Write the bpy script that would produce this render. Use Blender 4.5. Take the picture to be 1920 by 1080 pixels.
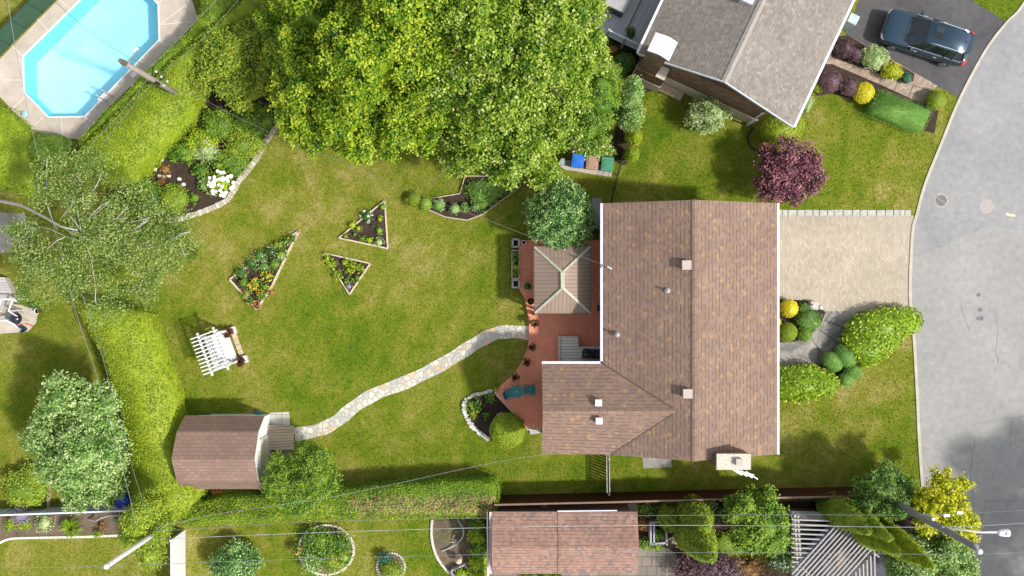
import bpy, math, random
import numpy as np
from mathutils import Vector, Matrix
R=math.radians
random.seed(7); RS=np.random.RandomState(11)
for o in list(bpy.data.objects): bpy.data.objects.remove(o)
SC=bpy.context.scene; COL=SC.collection
# ---------------------------------------------------------------- camera, sky, sun, exposure
H=45.0                       # flying height of the camera above the lawn, metres
K=36.0                       # ground scale used while laying the site out
cam_d=bpy.data.cameras.new('camera'); cam=bpy.data.objects.new('camera',cam_d); COL.objects.link(cam)
cam_d.sensor_width=36; cam_d.lens=36*H/(1920/K); cam_d.clip_end=900; cam_d.clip_start=1
cam.location=(0,0,H); cam.rotation_euler=(0,0,0); SC.camera=cam
SUN_EL=R(49); SUN_AZ=Vector((0.93,-0.37)).normalized()
w=bpy.data.worlds.new('World'); SC.world=w; w.use_nodes=True
wn=w.node_tree.nodes; wl=w.node_tree.links
bg=wn['Background']; sky=wn.new('ShaderNodeTexSky'); sky.sky_type='NISHITA'; sky.sun_disc=False
sky.sun_elevation=SUN_EL; sky.sun_rotation=math.atan2(SUN_AZ.x,SUN_AZ.y); sky.dust_density=2.0
hs=wn.new('ShaderNodeHueSaturation'); hs.inputs['Saturation'].default_value=.35; wl.new(sky.outputs[0],hs.inputs['Color']); wl.new(hs.outputs[0],bg.inputs[0]); bg.inputs[1].default_value=0.13
sd=bpy.data.lights.new('sun','SUN'); sd.energy=2.6; sd.angle=R(3); sd.color=(1,0.955,0.88)
sun=bpy.data.objects.new('sun',sd); COL.objects.link(sun)
tosun=Vector((SUN_AZ.x*math.cos(SUN_EL),SUN_AZ.y*math.cos(SUN_EL),math.sin(SUN_EL)))
sun.rotation_euler=tosun.to_track_quat('Z','Y').to_euler(); sun.location=(20,-10,40)
SC.view_settings.view_transform='Standard'; SC.view_settings.look='None'
SC.view_settings.exposure=0.80; SC.view_settings.gamma=1.0
SC.render.engine='CYCLES'
# ---------------------------------------------------------------- helpers
def P(px,py,h=0.0):
    """site-plan coordinate (plan drawn at 36 units per metre as seen from the drone) -> metres at height h"""
    s=(H-h)/H/K
    return Vector(((px-960)*s,-(py-540)*s,h))
def rp(r,h=0.0): return r/K*(H-h)/H
def PP(pts,h=0.0): return [P(x,y,h) for x,y in pts]
def tag(o,label=None,cat=None,group=None,kind=None):
    if label: o['label']=label
    if cat: o['category']=cat
    if group: o['group']=group
    if kind: o['kind']=kind
    return o
def empty(name,loc,label=None,cat=None,group=None):
    o=bpy.data.objects.new(name,None); COL.objects.link(o); o.location=loc; o.empty_display_size=.3
    return tag(o,label,cat,group)
def kids(o): return [c for c in bpy.data.objects if c.parent==o]
def copy_tree(o,parent=None):
    ch=kids(o); c=o.copy(); COL.objects.link(c)
    if parent is not None: c.parent=parent
    for k in ch: copy_tree(k,c)
    return c
def wloc(o):
    v=Vector((0,0,0))
    while o is not None: v+=Vector(o.location); o=o.parent
    return v
class MB:
    def __init__(s,T=None): s.v=[]; s.f=[]; s.m=[]; s.T=T
    def _a(s,pts):
        i=len(s.v)
        for p in pts:
            p=Vector(p)
            s.v.append(s.T@p if s.T is not None else p)
        return i
    def face(s,pts,m=0):
        i=s._a(pts); s.f.append(list(range(i,i+len(pts)))); s.m.append(m); return s
    def grid(s,verts,faces,m=0):
        i=s._a(verts)
        for f in faces: s.f.append([i+k for k in f]); s.m.append(m)
        return s
    def prism(s,poly,z0,z1,m=0,mside=None,bottom=False):
        poly=[(p[0],p[1]) for p in poly]
        a=sum(poly[i-1][0]*poly[i][1]-poly[i][0]*poly[i-1][1] for i in range(len(poly)))
        if a<0: poly=poly[::-1]
        n=len(poly); i=s._a([(x,y,z0) for x,y in poly]+[(x,y,z1) for x,y in poly])
        s.f.append([i+n+k for k in range(n)]); s.m.append(m)
        if bottom: s.f.append([i+k for k in range(n)][::-1]); s.m.append(m)
        for k in range(n):
            q=(k+1)%n; s.f.append([i+k,i+q,i+n+q,i+n+k]); s.m.append(m if mside is None else mside)
        return s
    def box(s,c,d,rz=0,m=0):
        hx,hy,hz=d[0]/2,d[1]/2,d[2]/2; ca,sa=math.cos(rz),math.sin(rz)
        pts=[(c[0]+x*ca-y*sa,c[1]+x*sa+y*ca) for x,y in ((-hx,-hy),(hx,-hy),(hx,hy),(-hx,hy))]
        return s.prism(pts,c[2]-hz,c[2]+hz,m,bottom=True)
    def beam(s,a,b,wd,ht,m=0):
        a=Vector(a); b=Vector(b); d=(b-a).normalized()
        u=Vector((0,0,1)) if abs(d.z)<.95 else Vector((1,0,0))
        r=d.cross(u).normalized()*wd/2; t=r.normalized().cross(d)*ht/2
        vs=[a-r-t,a+r-t,a+r+t,a-r+t,b-r-t,b+r-t,b+r+t,b-r+t]
        return s.grid(vs,[(0,1,2,3),(7,6,5,4),(0,4,5,1),(1,5,6,2),(2,6,7,3),(3,7,4,0)],m)
    def slab(s,pts,t=.16,m=0,ms=None):
        pts=[Vector(p) for p in pts]
        n=sum(((pts[i]-pts[0]).cross(pts[i+1]-pts[0]) for i in range(1,len(pts)-1)),Vector())
        if n.z<0: pts=pts[::-1]
        lo=[p-Vector((0,0,t)) for p in pts]; N=len(pts); i=s._a(pts+lo)
        s.f.append([i+k for k in range(N)]); s.m.append(m)
        s.f.append([i+N+k for k in range(N)][::-1]); s.m.append(m if ms is None else ms)
        for k in range(N):
            q=(k+1)%N; s.f.append([i+N+k,i+N+q,i+q,i+k]); s.m.append(m if ms is None else ms)
        return s
    def tube(s,pts,r,n=8,m=0,cap=True):
        pts=[Vector(p) for p in pts]; N=len(pts); rr=r if isinstance(r,(list,tuple)) else [r]*N
        vs=[]; d0=None
        for i,p in enumerate(pts):
            d=(pts[min(i+1,N-1)]-pts[max(i-1,0)]).normalized()
            if d0 is None: u=d.orthogonal().normalized()
            else: u=(u-d*u.dot(d)).normalized()
            d0=d; b=d.cross(u)
            for k in range(n):
                a=2*math.pi*k/n; vs.append(p+(u*math.cos(a)+b*math.sin(a))*rr[i])
        fs=[(i*n+k,i*n+(k+1)%n,(i+1)*n+(k+1)%n,(i+1)*n+k) for i in range(N-1) for k in range(n)]
        if cap: fs+=[tuple(range(n))[::-1],tuple((N-1)*n+k for k in range(n))]
        return s.grid(vs,fs,m)
    def lathe(s,c,prof,n=16,m=0):
        vs=[(c[0]+r*math.cos(2*math.pi*k/n),c[1]+r*math.sin(2*math.pi*k/n),c[2]+z) for r,z in prof for k in range(n)]
        fs=[(i*n+k,i*n+(k+1)%n,(i+1)*n+(k+1)%n,(i+1)*n+k) for i in range(len(prof)-1) for k in range(n)]
        fs+=[tuple((len(prof)-1)*n+k for k in range(n)),tuple(range(n))[::-1]]
        return s.grid(vs,fs,m)
    def stone(s,c,rx,ry,rz,seed=0,m=0):
        q=random.Random(seed); n=7; vs=[]
        js=[q.uniform(.8,1.12) for _ in range(n)]
        for z,k in ((0,.95),(.7,1.0),(1.0,.72)):
            for i in range(n):
                a=2*math.pi*i/n; vs.append((c[0]+rx*k*js[i]*math.cos(a),c[1]+ry*k*js[i]*math.sin(a),c[2]+rz*z))
        fs=[(r*n+k,r*n+(k+1)%n,(r+1)*n+(k+1)%n,(r+1)*n+k) for r in range(2) for k in range(n)]+[tuple(2*n+k for k in range(n))]
        return s.grid(vs,fs,m)
    def build(s,name,mats,parent=None,smooth=False,origin=None,bevel=0,subsurf=0):
        if not isinstance(mats,(list,tuple)): mats=[mats]
        V=s.v
        if parent is not None: base=wloc(parent); loc=Vector((0,0,0))
        else:
            xs=[p.x for p in V]; ys=[p.y for p in V]
            loc=Vector(((min(xs)+max(xs))/2,(min(ys)+max(ys))/2,min(p.z for p in V))) if origin is None else Vector(origin); base=loc
        me=bpy.data.meshes.new(name); me.from_pydata([tuple(p-base) for p in V],[],s.f)
        for q in mats: me.materials.append(q)
        me.polygons.foreach_set('material_index',s.m)
        if smooth: me.polygons.foreach_set('use_smooth',[True]*len(s.f))
        uv=me.uv_layers.new(name='uv'); Z=Vector((0,0,1))
        for p in me.polygons:
            n=p.normal
            if abs(n.z)>.995: u=Vector((1,0,0)); v=Vector((0,1,0))
            else: u=Z.cross(n).normalized(); v=n.cross(u)
            for li in p.loop_indices:
                co=me.vertices[me.loops[li].vertex_index].co+base; uv.data[li].uv=(co.dot(u),co.dot(v))
        o=bpy.data.objects.new(name,me); COL.objects.link(o)
        if parent is not None: o.parent=parent
        o.location=loc
        if bevel:
            b=o.modifiers.new('bevel','BEVEL'); b.width=bevel; b.segments=2; b.limit_method='ANGLE'
        if subsurf:
            b=o.modifiers.new('sub','SUBSURF'); b.levels=subsurf; b.render_levels=subsurf
        return o
# ---------------------------------------------------------------- materials
MT={}
class NT:
    def __init__(s,name,rough=.8,spec=.3):
        s.mat=bpy.data.materials.new(name); s.mat.use_nodes=True; s.t=s.mat.node_tree; s.n=s.t.nodes; s.l=s.t.links
        s.b=s.n['Principled BSDF']; s.b.inputs['Roughness'].default_value=rough; s.b.inputs['Specular IOR Level'].default_value=spec
    def new(s,t,**k):
        q=s.n.new(t)
        for a,v in k.items(): setattr(q,a,v)
        return q
    def put(s,sock,v):
        if hasattr(v,'is_output') or isinstance(v,bpy.types.NodeSocket): s.l.new(v,sock)
        elif isinstance(v,(tuple,list)) and len(v)==3 and len(sock.default_value)==4: sock.default_value=(*v,1)
        else: sock.default_value=v
    def pos(s): return s.new('ShaderNodeNewGeometry').outputs['Position']
    def uv(s): return s.new('ShaderNodeUVMap').outputs[0]
    def noise(s,co,scale,detail=3,rough=.55,dist=0):
        q=s.new('ShaderNodeTexNoise'); s.put(q.inputs['Vector'],co); q.inputs['Scale'].default_value=scale
        q.inputs['Detail'].default_value=detail; q.inputs['Roughness'].default_value=rough; q.inputs['Distortion'].default_value=dist
        return q.outputs['Fac']
    def ramp(s,fac,stops,interp='LINEAR'):
        q=s.new('ShaderNodeValToRGB'); s.put(q.inputs[0],fac); e=q.color_ramp.elements; q.color_ramp.interpolation=interp
        while len(e)<len(stops): e.new(.5)
        for el,(p,c) in zip(e,stops):
            el.position=p; el.color=(c,c,c,1) if isinstance(c,(int,float)) else (*c,1)
        return q.outputs[0]
    def mix(s,f,a,b,mode='MIX'):
        q=s.new('ShaderNodeMix',data_type='RGBA',blend_type=mode); s.put(q.inputs[0],f); s.put(q.inputs[6],a); s.put(q.inputs[7],b); return q.outputs[2]
    def math(s,op,a,b=0.0,c=None):
        q=s.new('ShaderNodeMath',operation=op); s.put(q.inputs[0],a); s.put(q.inputs[1],b)
        if c is not None: s.put(q.inputs[2],c)
        return q.outputs[0]
    def map(s,co,scale=(1,1,1),rot=(0,0,0),loc=(0,0,0)):
        q=s.new('ShaderNodeMapping'); s.put(q.inputs[0],co); q.inputs['Scale'].default_value=scale; q.inputs['Rotation'].default_value=rot; q.inputs['Location'].default_value=loc; return q.outputs[0]
    def bump(s,h,strength=.4,dist=.02):
        q=s.new('ShaderNodeBump'); q.inputs['Strength'].default_value=strength; q.inputs['Distance'].default_value=dist; s.put(q.inputs['Height'],h); s.l.new(q.outputs[0],s.b.inputs['Normal'])
    def color(s,c): s.put(s.b.inputs['Base Color'],c); return s
def plain(name,c,rough=.6,var=.15,scale=6,metal=0,spec=.4,bump=0):
    if name in MT: return MT[name]
    t=NT(name,rough,spec); p=t.pos(); f=t.noise(p,scale,4)
    a=tuple(x*(1-var) for x in c); b=tuple(min(1,x*(1+var)) for x in c)
    t.color(t.ramp(f,[(.3,a),(.7,b)])); t.b.inputs['Metallic'].default_value=metal
    if bump: t.bump(t.noise(p,scale*6,3),bump,.01)
    MT[name]=t.mat; return t.mat
def leafmat(name,dark,mid,light,trans=.3,rough=.5,tip=None,nscale=1.3):
    if name in MT: return MT[name]
    t=NT(name,rough,.35); g=t.new('ShaderNodeNewGeometry'); r=g.outputs['Random Per Island']
    n=t.noise(g.outputs['Position'],nscale,3,.6)
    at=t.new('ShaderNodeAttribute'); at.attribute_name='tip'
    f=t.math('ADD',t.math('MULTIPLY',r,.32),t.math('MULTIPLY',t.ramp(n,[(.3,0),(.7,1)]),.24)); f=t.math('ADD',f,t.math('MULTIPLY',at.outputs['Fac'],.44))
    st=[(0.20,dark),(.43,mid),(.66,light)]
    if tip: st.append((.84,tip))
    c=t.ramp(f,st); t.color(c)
    tr=t.new('ShaderNodeBsdfTranslucent'); t.l.new(t.mix(1.0,c,(1.0,1.05,.45),'MULTIPLY'),tr.inputs[0])
    mx=t.new('ShaderNodeMixShader'); mx.inputs[0].default_value=trans
    t.l.new(t.b.outputs[0],mx.inputs[1]); t.l.new(tr.outputs[0],mx.inputs[2]); t.l.new(mx.outputs[0],t.n['Material Output'].inputs[0])
    MT[name]=t.mat; return t.mat
# lawn
def lawnmat():
    t=NT('lawn_grass',.95,.1); p=t.pos()
    q=t.map(p,(1,1,1),(0,0,R(35))); q2=t.map(q,(1,.75,1))
    big=t.noise(p,.16,3,.55,.4); med=t.noise(q2,.9,5,.62,.3); fine=t.noise(q2,4.5,5,.75); gr=t.noise(t.map(q,(1,.6,1)),17,4,.85)
    f=t.math('ADD',t.math('MULTIPLY',big,.75),t.math('MULTIPLY',med,.75)); f=t.math('ADD',f,t.math('MULTIPLY',fine,.5))
    c=t.ramp(f,[(.78,(.052,.085,.006)),(.92,(.098,.118,.012)),(1.05/1.0 if False else 1.0,(.155,.150,.026))])
    # shift: ramp input runs about .7-1.3
    f2=t.math('SUBTRACT',f,.45); c=t.ramp(f2,[(.28,(.060,.122,.006)),(.47,(.118,.160,.011)),(.63,(.188,.192,.028)),(.84,(.31,.268,.095))])
    k=t.ramp(gr,[(.30,.42),(.5,1.0),(.70,1.55)]); c=t.mix(1.0,c,k,'MULTIPLY'); t.color(c)
    t.bump(t.math('ADD',t.math('MULTIPLY',gr,.6),fine),.7,.05)
    return t.mat
MT['lawn']=lawnmat()
def asphaltmat(name,a,b,patch=None,var=.16):
    t=NT(name,.9,.25); p=t.pos(); n=t.noise(p,.35,4,.55,.6); g=t.noise(p,24,4,.85); m=t.noise(p,3,5,.6)
    c=t.ramp(n,[(.3,a),(.7,b)]); c=t.mix(1.0,c,t.ramp(g,[(.25,1-var*1.6),(.75,1+var*1.6)]),'MULTIPLY')
    c=t.mix(1.0,c,t.ramp(m,[(.3,1-var*.7),(.7,1+var*.7)]),'MULTIPLY'); t.color(c); t.bump(g,.35,.01); MT[name]=t.mat; return t.mat
asphaltmat('road_asphalt',(.262,.258,.25),(.312,.303,.29)); asphaltmat('road_asphalt_blue',(.225,.228,.232),(.29,.288,.286)); asphaltmat('drive_asphalt',(.062,.062,.068),(.105,.10,.10),var=.2)
def cellmat(name,wd,ht,cols,joint,jw=.06,off=.5,rough=.85,bump=.3,rot=0,patch=None,coord='uv',broken=0):
    """rectangular courses (shingles, pavers, brick) in metres on the face's own axes, each cell its own colour"""
    t=NT(name,rough,.2); co=t.uv() if coord=='uv' else t.pos()
    if rot: co=t.map(co,(1,1,1),(0,0,rot))
    s=t.new('ShaderNodeSeparateXYZ'); t.l.new(co,s.inputs[0]); u,v=s.outputs[0],s.outputs[1]
    rv=t.math('DIVIDE',v,ht); row=t.math('FLOOR',rv); fv=t.math('FRACT',rv)
    ru=t.math('ADD',t.math('DIVIDE',u,wd),t.math('MULTIPLY',row,off)); colm=t.math('FLOOR',ru); fu=t.math('FRACT',ru)
    cm=t.new('ShaderNodeCombineXYZ'); t.l.new(colm,cm.inputs[0]); t.l.new(row,cm.inputs[1])
    wnn=t.new('ShaderNodeTexWhiteNoise',noise_dimensions='2D'); t.l.new(cm.outputs[0],wnn.inputs['Vector'])
    c=t.ramp(wnn.outputs['Value'],cols,'CONSTANT')
    g=t.noise(t.pos(),40,3,.7); c=t.mix(1.0,c,t.ramp(g,[(.25,.82),(.75,1.18)]),'MULTIPLY')
    g2=t.noise(t.pos(),.7,4,.6); c=t.mix(1.0,c,t.ramp(g2,[(.3,.88),(.7,1.1)]),'MULTIPLY')
    ju=t.math('LESS_THAN',fu,jw*ht/wd if wd>ht else jw); jv=t.math('LESS_THAN',fv,jw)
    if broken:
        cn=t.new('ShaderNodeTexWhiteNoise',noise_dimensions='3D'); t.l.new(cm.outputs[0],cn.inputs['Vector']); jv=t.math('MULTIPLY',jv,t.math('GREATER_THAN',cn.outputs['Value'],broken)); ju=t.math('MULTIPLY',ju,.12)
    j=t.math('MAXIMUM',ju,jv); c=t.mix(j,c,joint)
    if patch: c=t.mix(t.ramp(t.noise(t.pos(),patch[0],4,.6),[(.48,0),(.62,patch[2])]),c,patch[1])
    t.color(c); t.bump(t.math('SUBTRACT',1.0,j),bump,.015); MT[name]=t.mat; return t.mat
cellmat('brown_shingle',.17,.19,[(0,(.225,.150,.114)),(.25,(.234,.157,.12)),(.5,(.215,.144,.11)),(.72,(.243,.164,.127)),(.88,(.19,.135,.112)),(.945,(.30,.195,.112))],(.125,.086,.073),.22,.37,.9,.5,broken=.36)
cellmat('red_shingle',.15,.17,[(0,(.30,.18,.14)),(.25,(.325,.195,.15)),(.5,(.26,.165,.138)),(.7,(.34,.205,.158)),(.82,(.20,.145,.135)),(.92,(.29,.17,.13))],(.13,.085,.075),.16,.37,.9,.5,broken=.3)
cellmat('old_shingle',.34,.19,[(0,(.245,.16,.125)),(.3,(.26,.17,.133)),(.6,(.23,.15,.118)),(.8,(.27,.178,.14))],(.155,.10,.08),.12,.5,.9,.5,patch=(1.6,(.20,.14,.12),.5))
cellmat('grey_shingle',.15,.16,[(0,(.215,.19,.165)),(.3,(.23,.203,.177)),(.55,(.185,.165,.147)),(.75,(.255,.226,.198)),(.9,(.205,.182,.16))],(.135,.118,.105),.14,.4,.9,.5,broken=.3)
cellmat('brown_brick',.24,.085,[(0,(.16,.085,.05)),(.3,(.20,.105,.06)),(.6,(.12,.07,.045)),(.8,(.24,.14,.085))],(.26,.22,.17),.16,.5,.9,.4)
cellmat('drive_paver',.22,.11,[(0,(.415,.355,.275)),(.3,(.44,.38,.295)),(.6,(.385,.33,.255)),(.85,(.465,.405,.32))],(.27,.23,.175),.14,.5,.9,.3,rot=R(90),patch=(.45,(.34,.30,.24),.35))
cellmat('walk_paver',.2,.1,[(0,(.33,.25,.195)),(.3,(.38,.30,.235)),(.6,(.29,.225,.18)),(.85,(.42,.34,.27))],(.18,.14,.11),.14,.5,.9,.3,rot=R(-27))
cellmat('grey_paver',.5,.5,[(0,(.22,.19,.16)),(.4,(.26,.22,.185)),(.7,(.19,.165,.14))],(.09,.08,.07),.06,.5,.9,.3)
cellmat('slab_paver',.6,.6,[(0,(.40,.39,.34)),(.5,(.46,.44,.39))],(.2,.19,.15),.05,0,.9,.3)
cellmat('deck_tile',.20,.20,[(0,(.74,.285,.175)),(.35,(.77,.30,.185)),(.7,(.71,.27,.165))],(.60,.215,.13),.07,0,.8,.35)
cellmat('grey_deck',6,.14,[(0,(.46,.46,.49)),(.4,(.49,.495,.525)),(.7,(.43,.435,.465))],(.22,.225,.25),.10,.3,.6,.4,rot=R(-63))
cellmat('wood_deck',6,.15,[(0,(.42,.34,.24)),(.4,(.46,.37,.27)),(.7,(.38,.30,.21))],(.10,.075,.05),.14,.3,.8,.4,rot=R(90))
cellmat('cream_deck',6,.15,[(0,(.66,.64,.55)),(.4,(.69,.67,.58)),(.7,(.63,.61,.52))],(.24,.22,.18),.12,.3,.7,.4)
cellmat('tan_metal',8,.19,[(0,(.28,.21,.165)),(.5,(.295,.22,.172))],(.15,.11,.085),.10,0,.45,.6)
cellmat('maroon_board',4,.14,[(0,(.052,.013,.008)),(.5,(.062,.017,.011))],(.025,.008,.006),.1,0,.7,.3)
cellmat('patio_plank',6,.14,[(0,(.40,.37,.34)),(.5,(.46,.43,.40))],(.2,.18,.16),.12,.3,.8,.3)
def voromat():
    t=NT('flagstone',.85,.3); p=t.pos(); wv=t.new('ShaderNodeTexVoronoi',feature='DISTANCE_TO_EDGE'); vc=t.new('ShaderNodeTexVoronoi',feature='F1')
    nz=t.new('ShaderNodeTexNoise'); nz.inputs['Scale'].default_value=2.5; t.l.new(p,nz.inputs['Vector'])
    q=t.mix(.12,p,nz.outputs['Color'],'ADD')
    for x in (wv,vc): t.l.new(q,x.inputs['Vector']); x.inputs['Scale'].default_value=3.5
    s=t.new('ShaderNodeSeparateColor'); t.l.new(vc.outputs['Color'],s.inputs[0])
    c=t.ramp(s.outputs[0],[(0,(.55,.50,.39)),(.25,(.60,.57,.49)),(.45,(.42,.41,.37)),(.62,(.56,.38,.23)),(.75,(.50,.47,.40)),(.92,(.60,.45,.29))],'CONSTANT')
    c=t.mix(1.0,c,t.ramp(t.noise(p,9,4),[(.3,.84),(.7,1.12)]),'MULTIPLY')
    e=t.ramp(wv.outputs['Distance'],[(.055,0),(.10,1)]); c=t.mix(e,t.ramp(t.noise(p,30,3),[(.3,(.31,.305,.28)),(.7,(.41,.40,.365))]),c); t.color(c); t.bump(e,.5,.03); return t.mat
MT['flagstone']=voromat()
def mulchmat(name,a,b,c3):
    t=NT(name,.95,.1); p=t.pos(); n=t.noise(p,26,5,.8); n2=t.noise(p,2,3)
    c=t.ramp(n,[(.3,a),(.5,b),(.72,c3)]); c=t.mix(1.0,c,t.ramp(n2,[(.3,.8),(.7,1.2)]),'MULTIPLY'); t.color(c); t.bump(n,1,.05); MT[name]=t.mat; return t.mat
mulchmat('mulch',(.018,.013,.011),(.055,.038,.03),(.13,.095,.075)); mulchmat('soil',(.10,.072,.05),(.17,.125,.09),(.27,.21,.16)); mulchmat('gravel',(.22,.20,.18),(.32,.30,.275),(.45,.43,.4))
t=NT('concrete',.9,.2); p=t.pos(); c=t.ramp(t.noise(p,1.3,5,.6),[(.3,(.40,.345,.29)),(.7,(.53,.465,.40))]); c=t.mix(1.0,c,t.ramp(t.noise(p,45,3,.8),[(.25,.86),(.75,1.13)]),'MULTIPLY'); t.color(c); MT['concrete']=t.mat
t=NT('aggregate_slab',.9,.2); p=t.pos(); c=t.ramp(t.noise(p,1.1,5,.65,.8),[(.36,(.13,.13,.12)),(.52,(.25,.235,.215)),(.7,(.42,.38,.33))]); c=t.mix(1.0,c,t.ramp(t.noise(p,30,4,.8),[(.25,.6),(.75,1.4)]),'MULTIPLY'); t.color(c); MT['aggregate']=t.mat
t=NT('kerb_concrete',.9,.2); p=t.pos(); c=t.ramp(t.noise(p,2,5,.6),[(.3,(.38,.35,.29)),(.7,(.50,.46,.39))]); t.color(c); MT['kerb']=t.mat
t=NT('border_stone',.9,.2); p=t.pos(); c=t.ramp(t.noise(p,5,5,.6),[(.3,(.36,.34,.29)),(.7,(.56,.53,.46))]); t.color(c); t.bump(t.noise(p,14,4),.5,.03); MT['stone']=t.mat
WHITE=plain('white_paint',(.68,.68,.70),.4,.04); LILAC=plain('white_gutter',(.66,.66,.74),.35,.04); CREAM=plain('cream_plinth',(.58,.52,.44),.8,.08)
TIMBER=plain('timber',(.42,.33,.24),.8,.2,9); PTIMBER=plain('pale_timber',(.55,.44,.34),.8,.2,9); WTIMBER=plain('weathered_timber',(.34,.30,.26),.85,.25,9); DTIMBER=plain('dark_timber',(.09,.065,.045),.85,.3,9)
GREYM=plain('grey_metal',(.45,.45,.46),.4,.08,3,.5); DARKM=plain('black_plastic',(.018,.019,.022),.35,.2); TAUPE=plain('taupe_vent',(.40,.335,.30),.5,.06)
BRICKW=MT['brown_brick']; SIDING=plain('cream_siding',(.62,.58,.50),.7,.05); GLASS=None
t=NT('window_glass',.05,.8); t.color((.015,.02,.03)); MT['glass']=GLASS=t.mat
LEAF={
 'maple':leafmat('maple_leaf',(.028,.100,.006),(.14,.275,.012),(.36,.475,.022),.35,.45,(.54,.59,.05)),
 'maple2':leafmat('silver_maple_leaf',(.028,.095,.008),(.13,.26,.016),(.34,.46,.035),.3,.38,(.54,.62,.2)),
 'cedar':leafmat('cedar_leaf',(.08,.16,.014),(.19,.29,.02),(.34,.41,.035),.2,.6),
 'hedge':leafmat('hedge_leaf',(.09,.155,.008),(.215,.315,.012),(.36,.45,.03),.2,.6,(.50,.46,.08)),
 'hedgeg':leafmat('green_hedge_leaf',(.05,.12,.010),(.14,.255,.015),(.29,.41,.025),.2,.6),
 'dead':leafmat('dead_hedge_leaf',(.08,.045,.03),(.27,.165,.09),(.55,.39,.21),.1,.8),
 'dark':leafmat('dark_leaf',(.02,.065,.010),(.07,.165,.024),(.19,.33,.05),.2,.4),
 'deep':leafmat('deep_leaf',(.02,.08,.022),(.085,.20,.045),(.26,.42,.11),.2,.4,(.46,.60,.26)),
 'mid':leafmat('mid_leaf',(.04,.11,.010),(.125,.25,.022),(.30,.44,.045),.3,.45),
 'lime':leafmat('lime_leaf',(.12,.22,.01),(.27,.40,.015),(.45,.55,.03),.3,.5),
 'yellow':leafmat('yellow_leaf',(.36,.33,.01),(.62,.56,.015),(.80,.68,.03),.25,.5),
 'gold':leafmat('gold_leaf',(.13,.20,.012),(.42,.46,.015),(.70,.66,.02),.3,.45),
 'pale':leafmat('pale_leaf',(.13,.23,.05),(.30,.42,.14),(.58,.66,.34),.25,.45),
 'silver':leafmat('silver_leaf',(.05,.15,.02),(.19,.36,.07),(.44,.58,.2),.3,.45,(.6,.7,.38)),
 'birch':leafmat('birch_leaf',(.08,.15,.025),(.20,.31,.06),(.38,.48,.14),.35,.5,(.46,.46,.2)),
 'purple':leafmat('purple_leaf',(.045,.014,.024),(.15,.05,.072),(.31,.125,.165),.25,.4,(.46,.19,.17)),
 'darkpurple':leafmat('dark_purple_leaf',(.03,.016,.022),(.095,.052,.065),(.20,.115,.13),.2,.5),
 'brown':leafmat('brown_leaf',(.06,.022,.010),(.17,.065,.028),(.30,.13,.06),.2,.5),
 'teal':leafmat('teal_leaf',(.012,.07,.035),(.03,.14,.075),(.09,.24,.15),.2,.5),
 'rust':leafmat('rust_leaf',(.12,.05,.02),(.25,.12,.04),(.35,.22,.06),.2,.5),
 'varieg':leafmat('variegated_leaf',(.07,.16,.010),(.25,.40,.02),(.52,.62,.06),.2,.4,(.68,.68,.16),6),
 'ball':leafmat('clipped_leaf',(.07,.18,.025),(.135,.29,.045),(.24,.42,.08),.2,.6),
 'olive':leafmat('olive_ball_leaf',(.11,.18,.006),(.21,.30,.010),(.36,.43,.02),.2,.6),
 'whitef':leafmat('white_petal',(.75,.78,.68),(.85,.86,.8),(.9,.9,.88),.15,.6),
 'yellowf':leafmat('yellow_petal',(.75,.42,.01),(.85,.6,.01),(.88,.7,.02),.15,.6),
 'orangef':leafmat('orange_petal',(.65,.22,.03),(.75,.28,.05),(.75,.35,.1),.15,.6),
 'pinkf':leafmat('salmon_petal',(.55,.16,.10),(.6,.22,.15),(.68,.35,.22),.15,.6),
 'creamf':leafmat('cream_petal',(.62,.5,.34),(.72,.62,.44),(.8,.75,.6),.15,.6),
 'violetf':leafmat('violet_petal',(.14,.10,.18),(.24,.20,.30),(.34,.3,.42),.15,.6),
}
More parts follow.
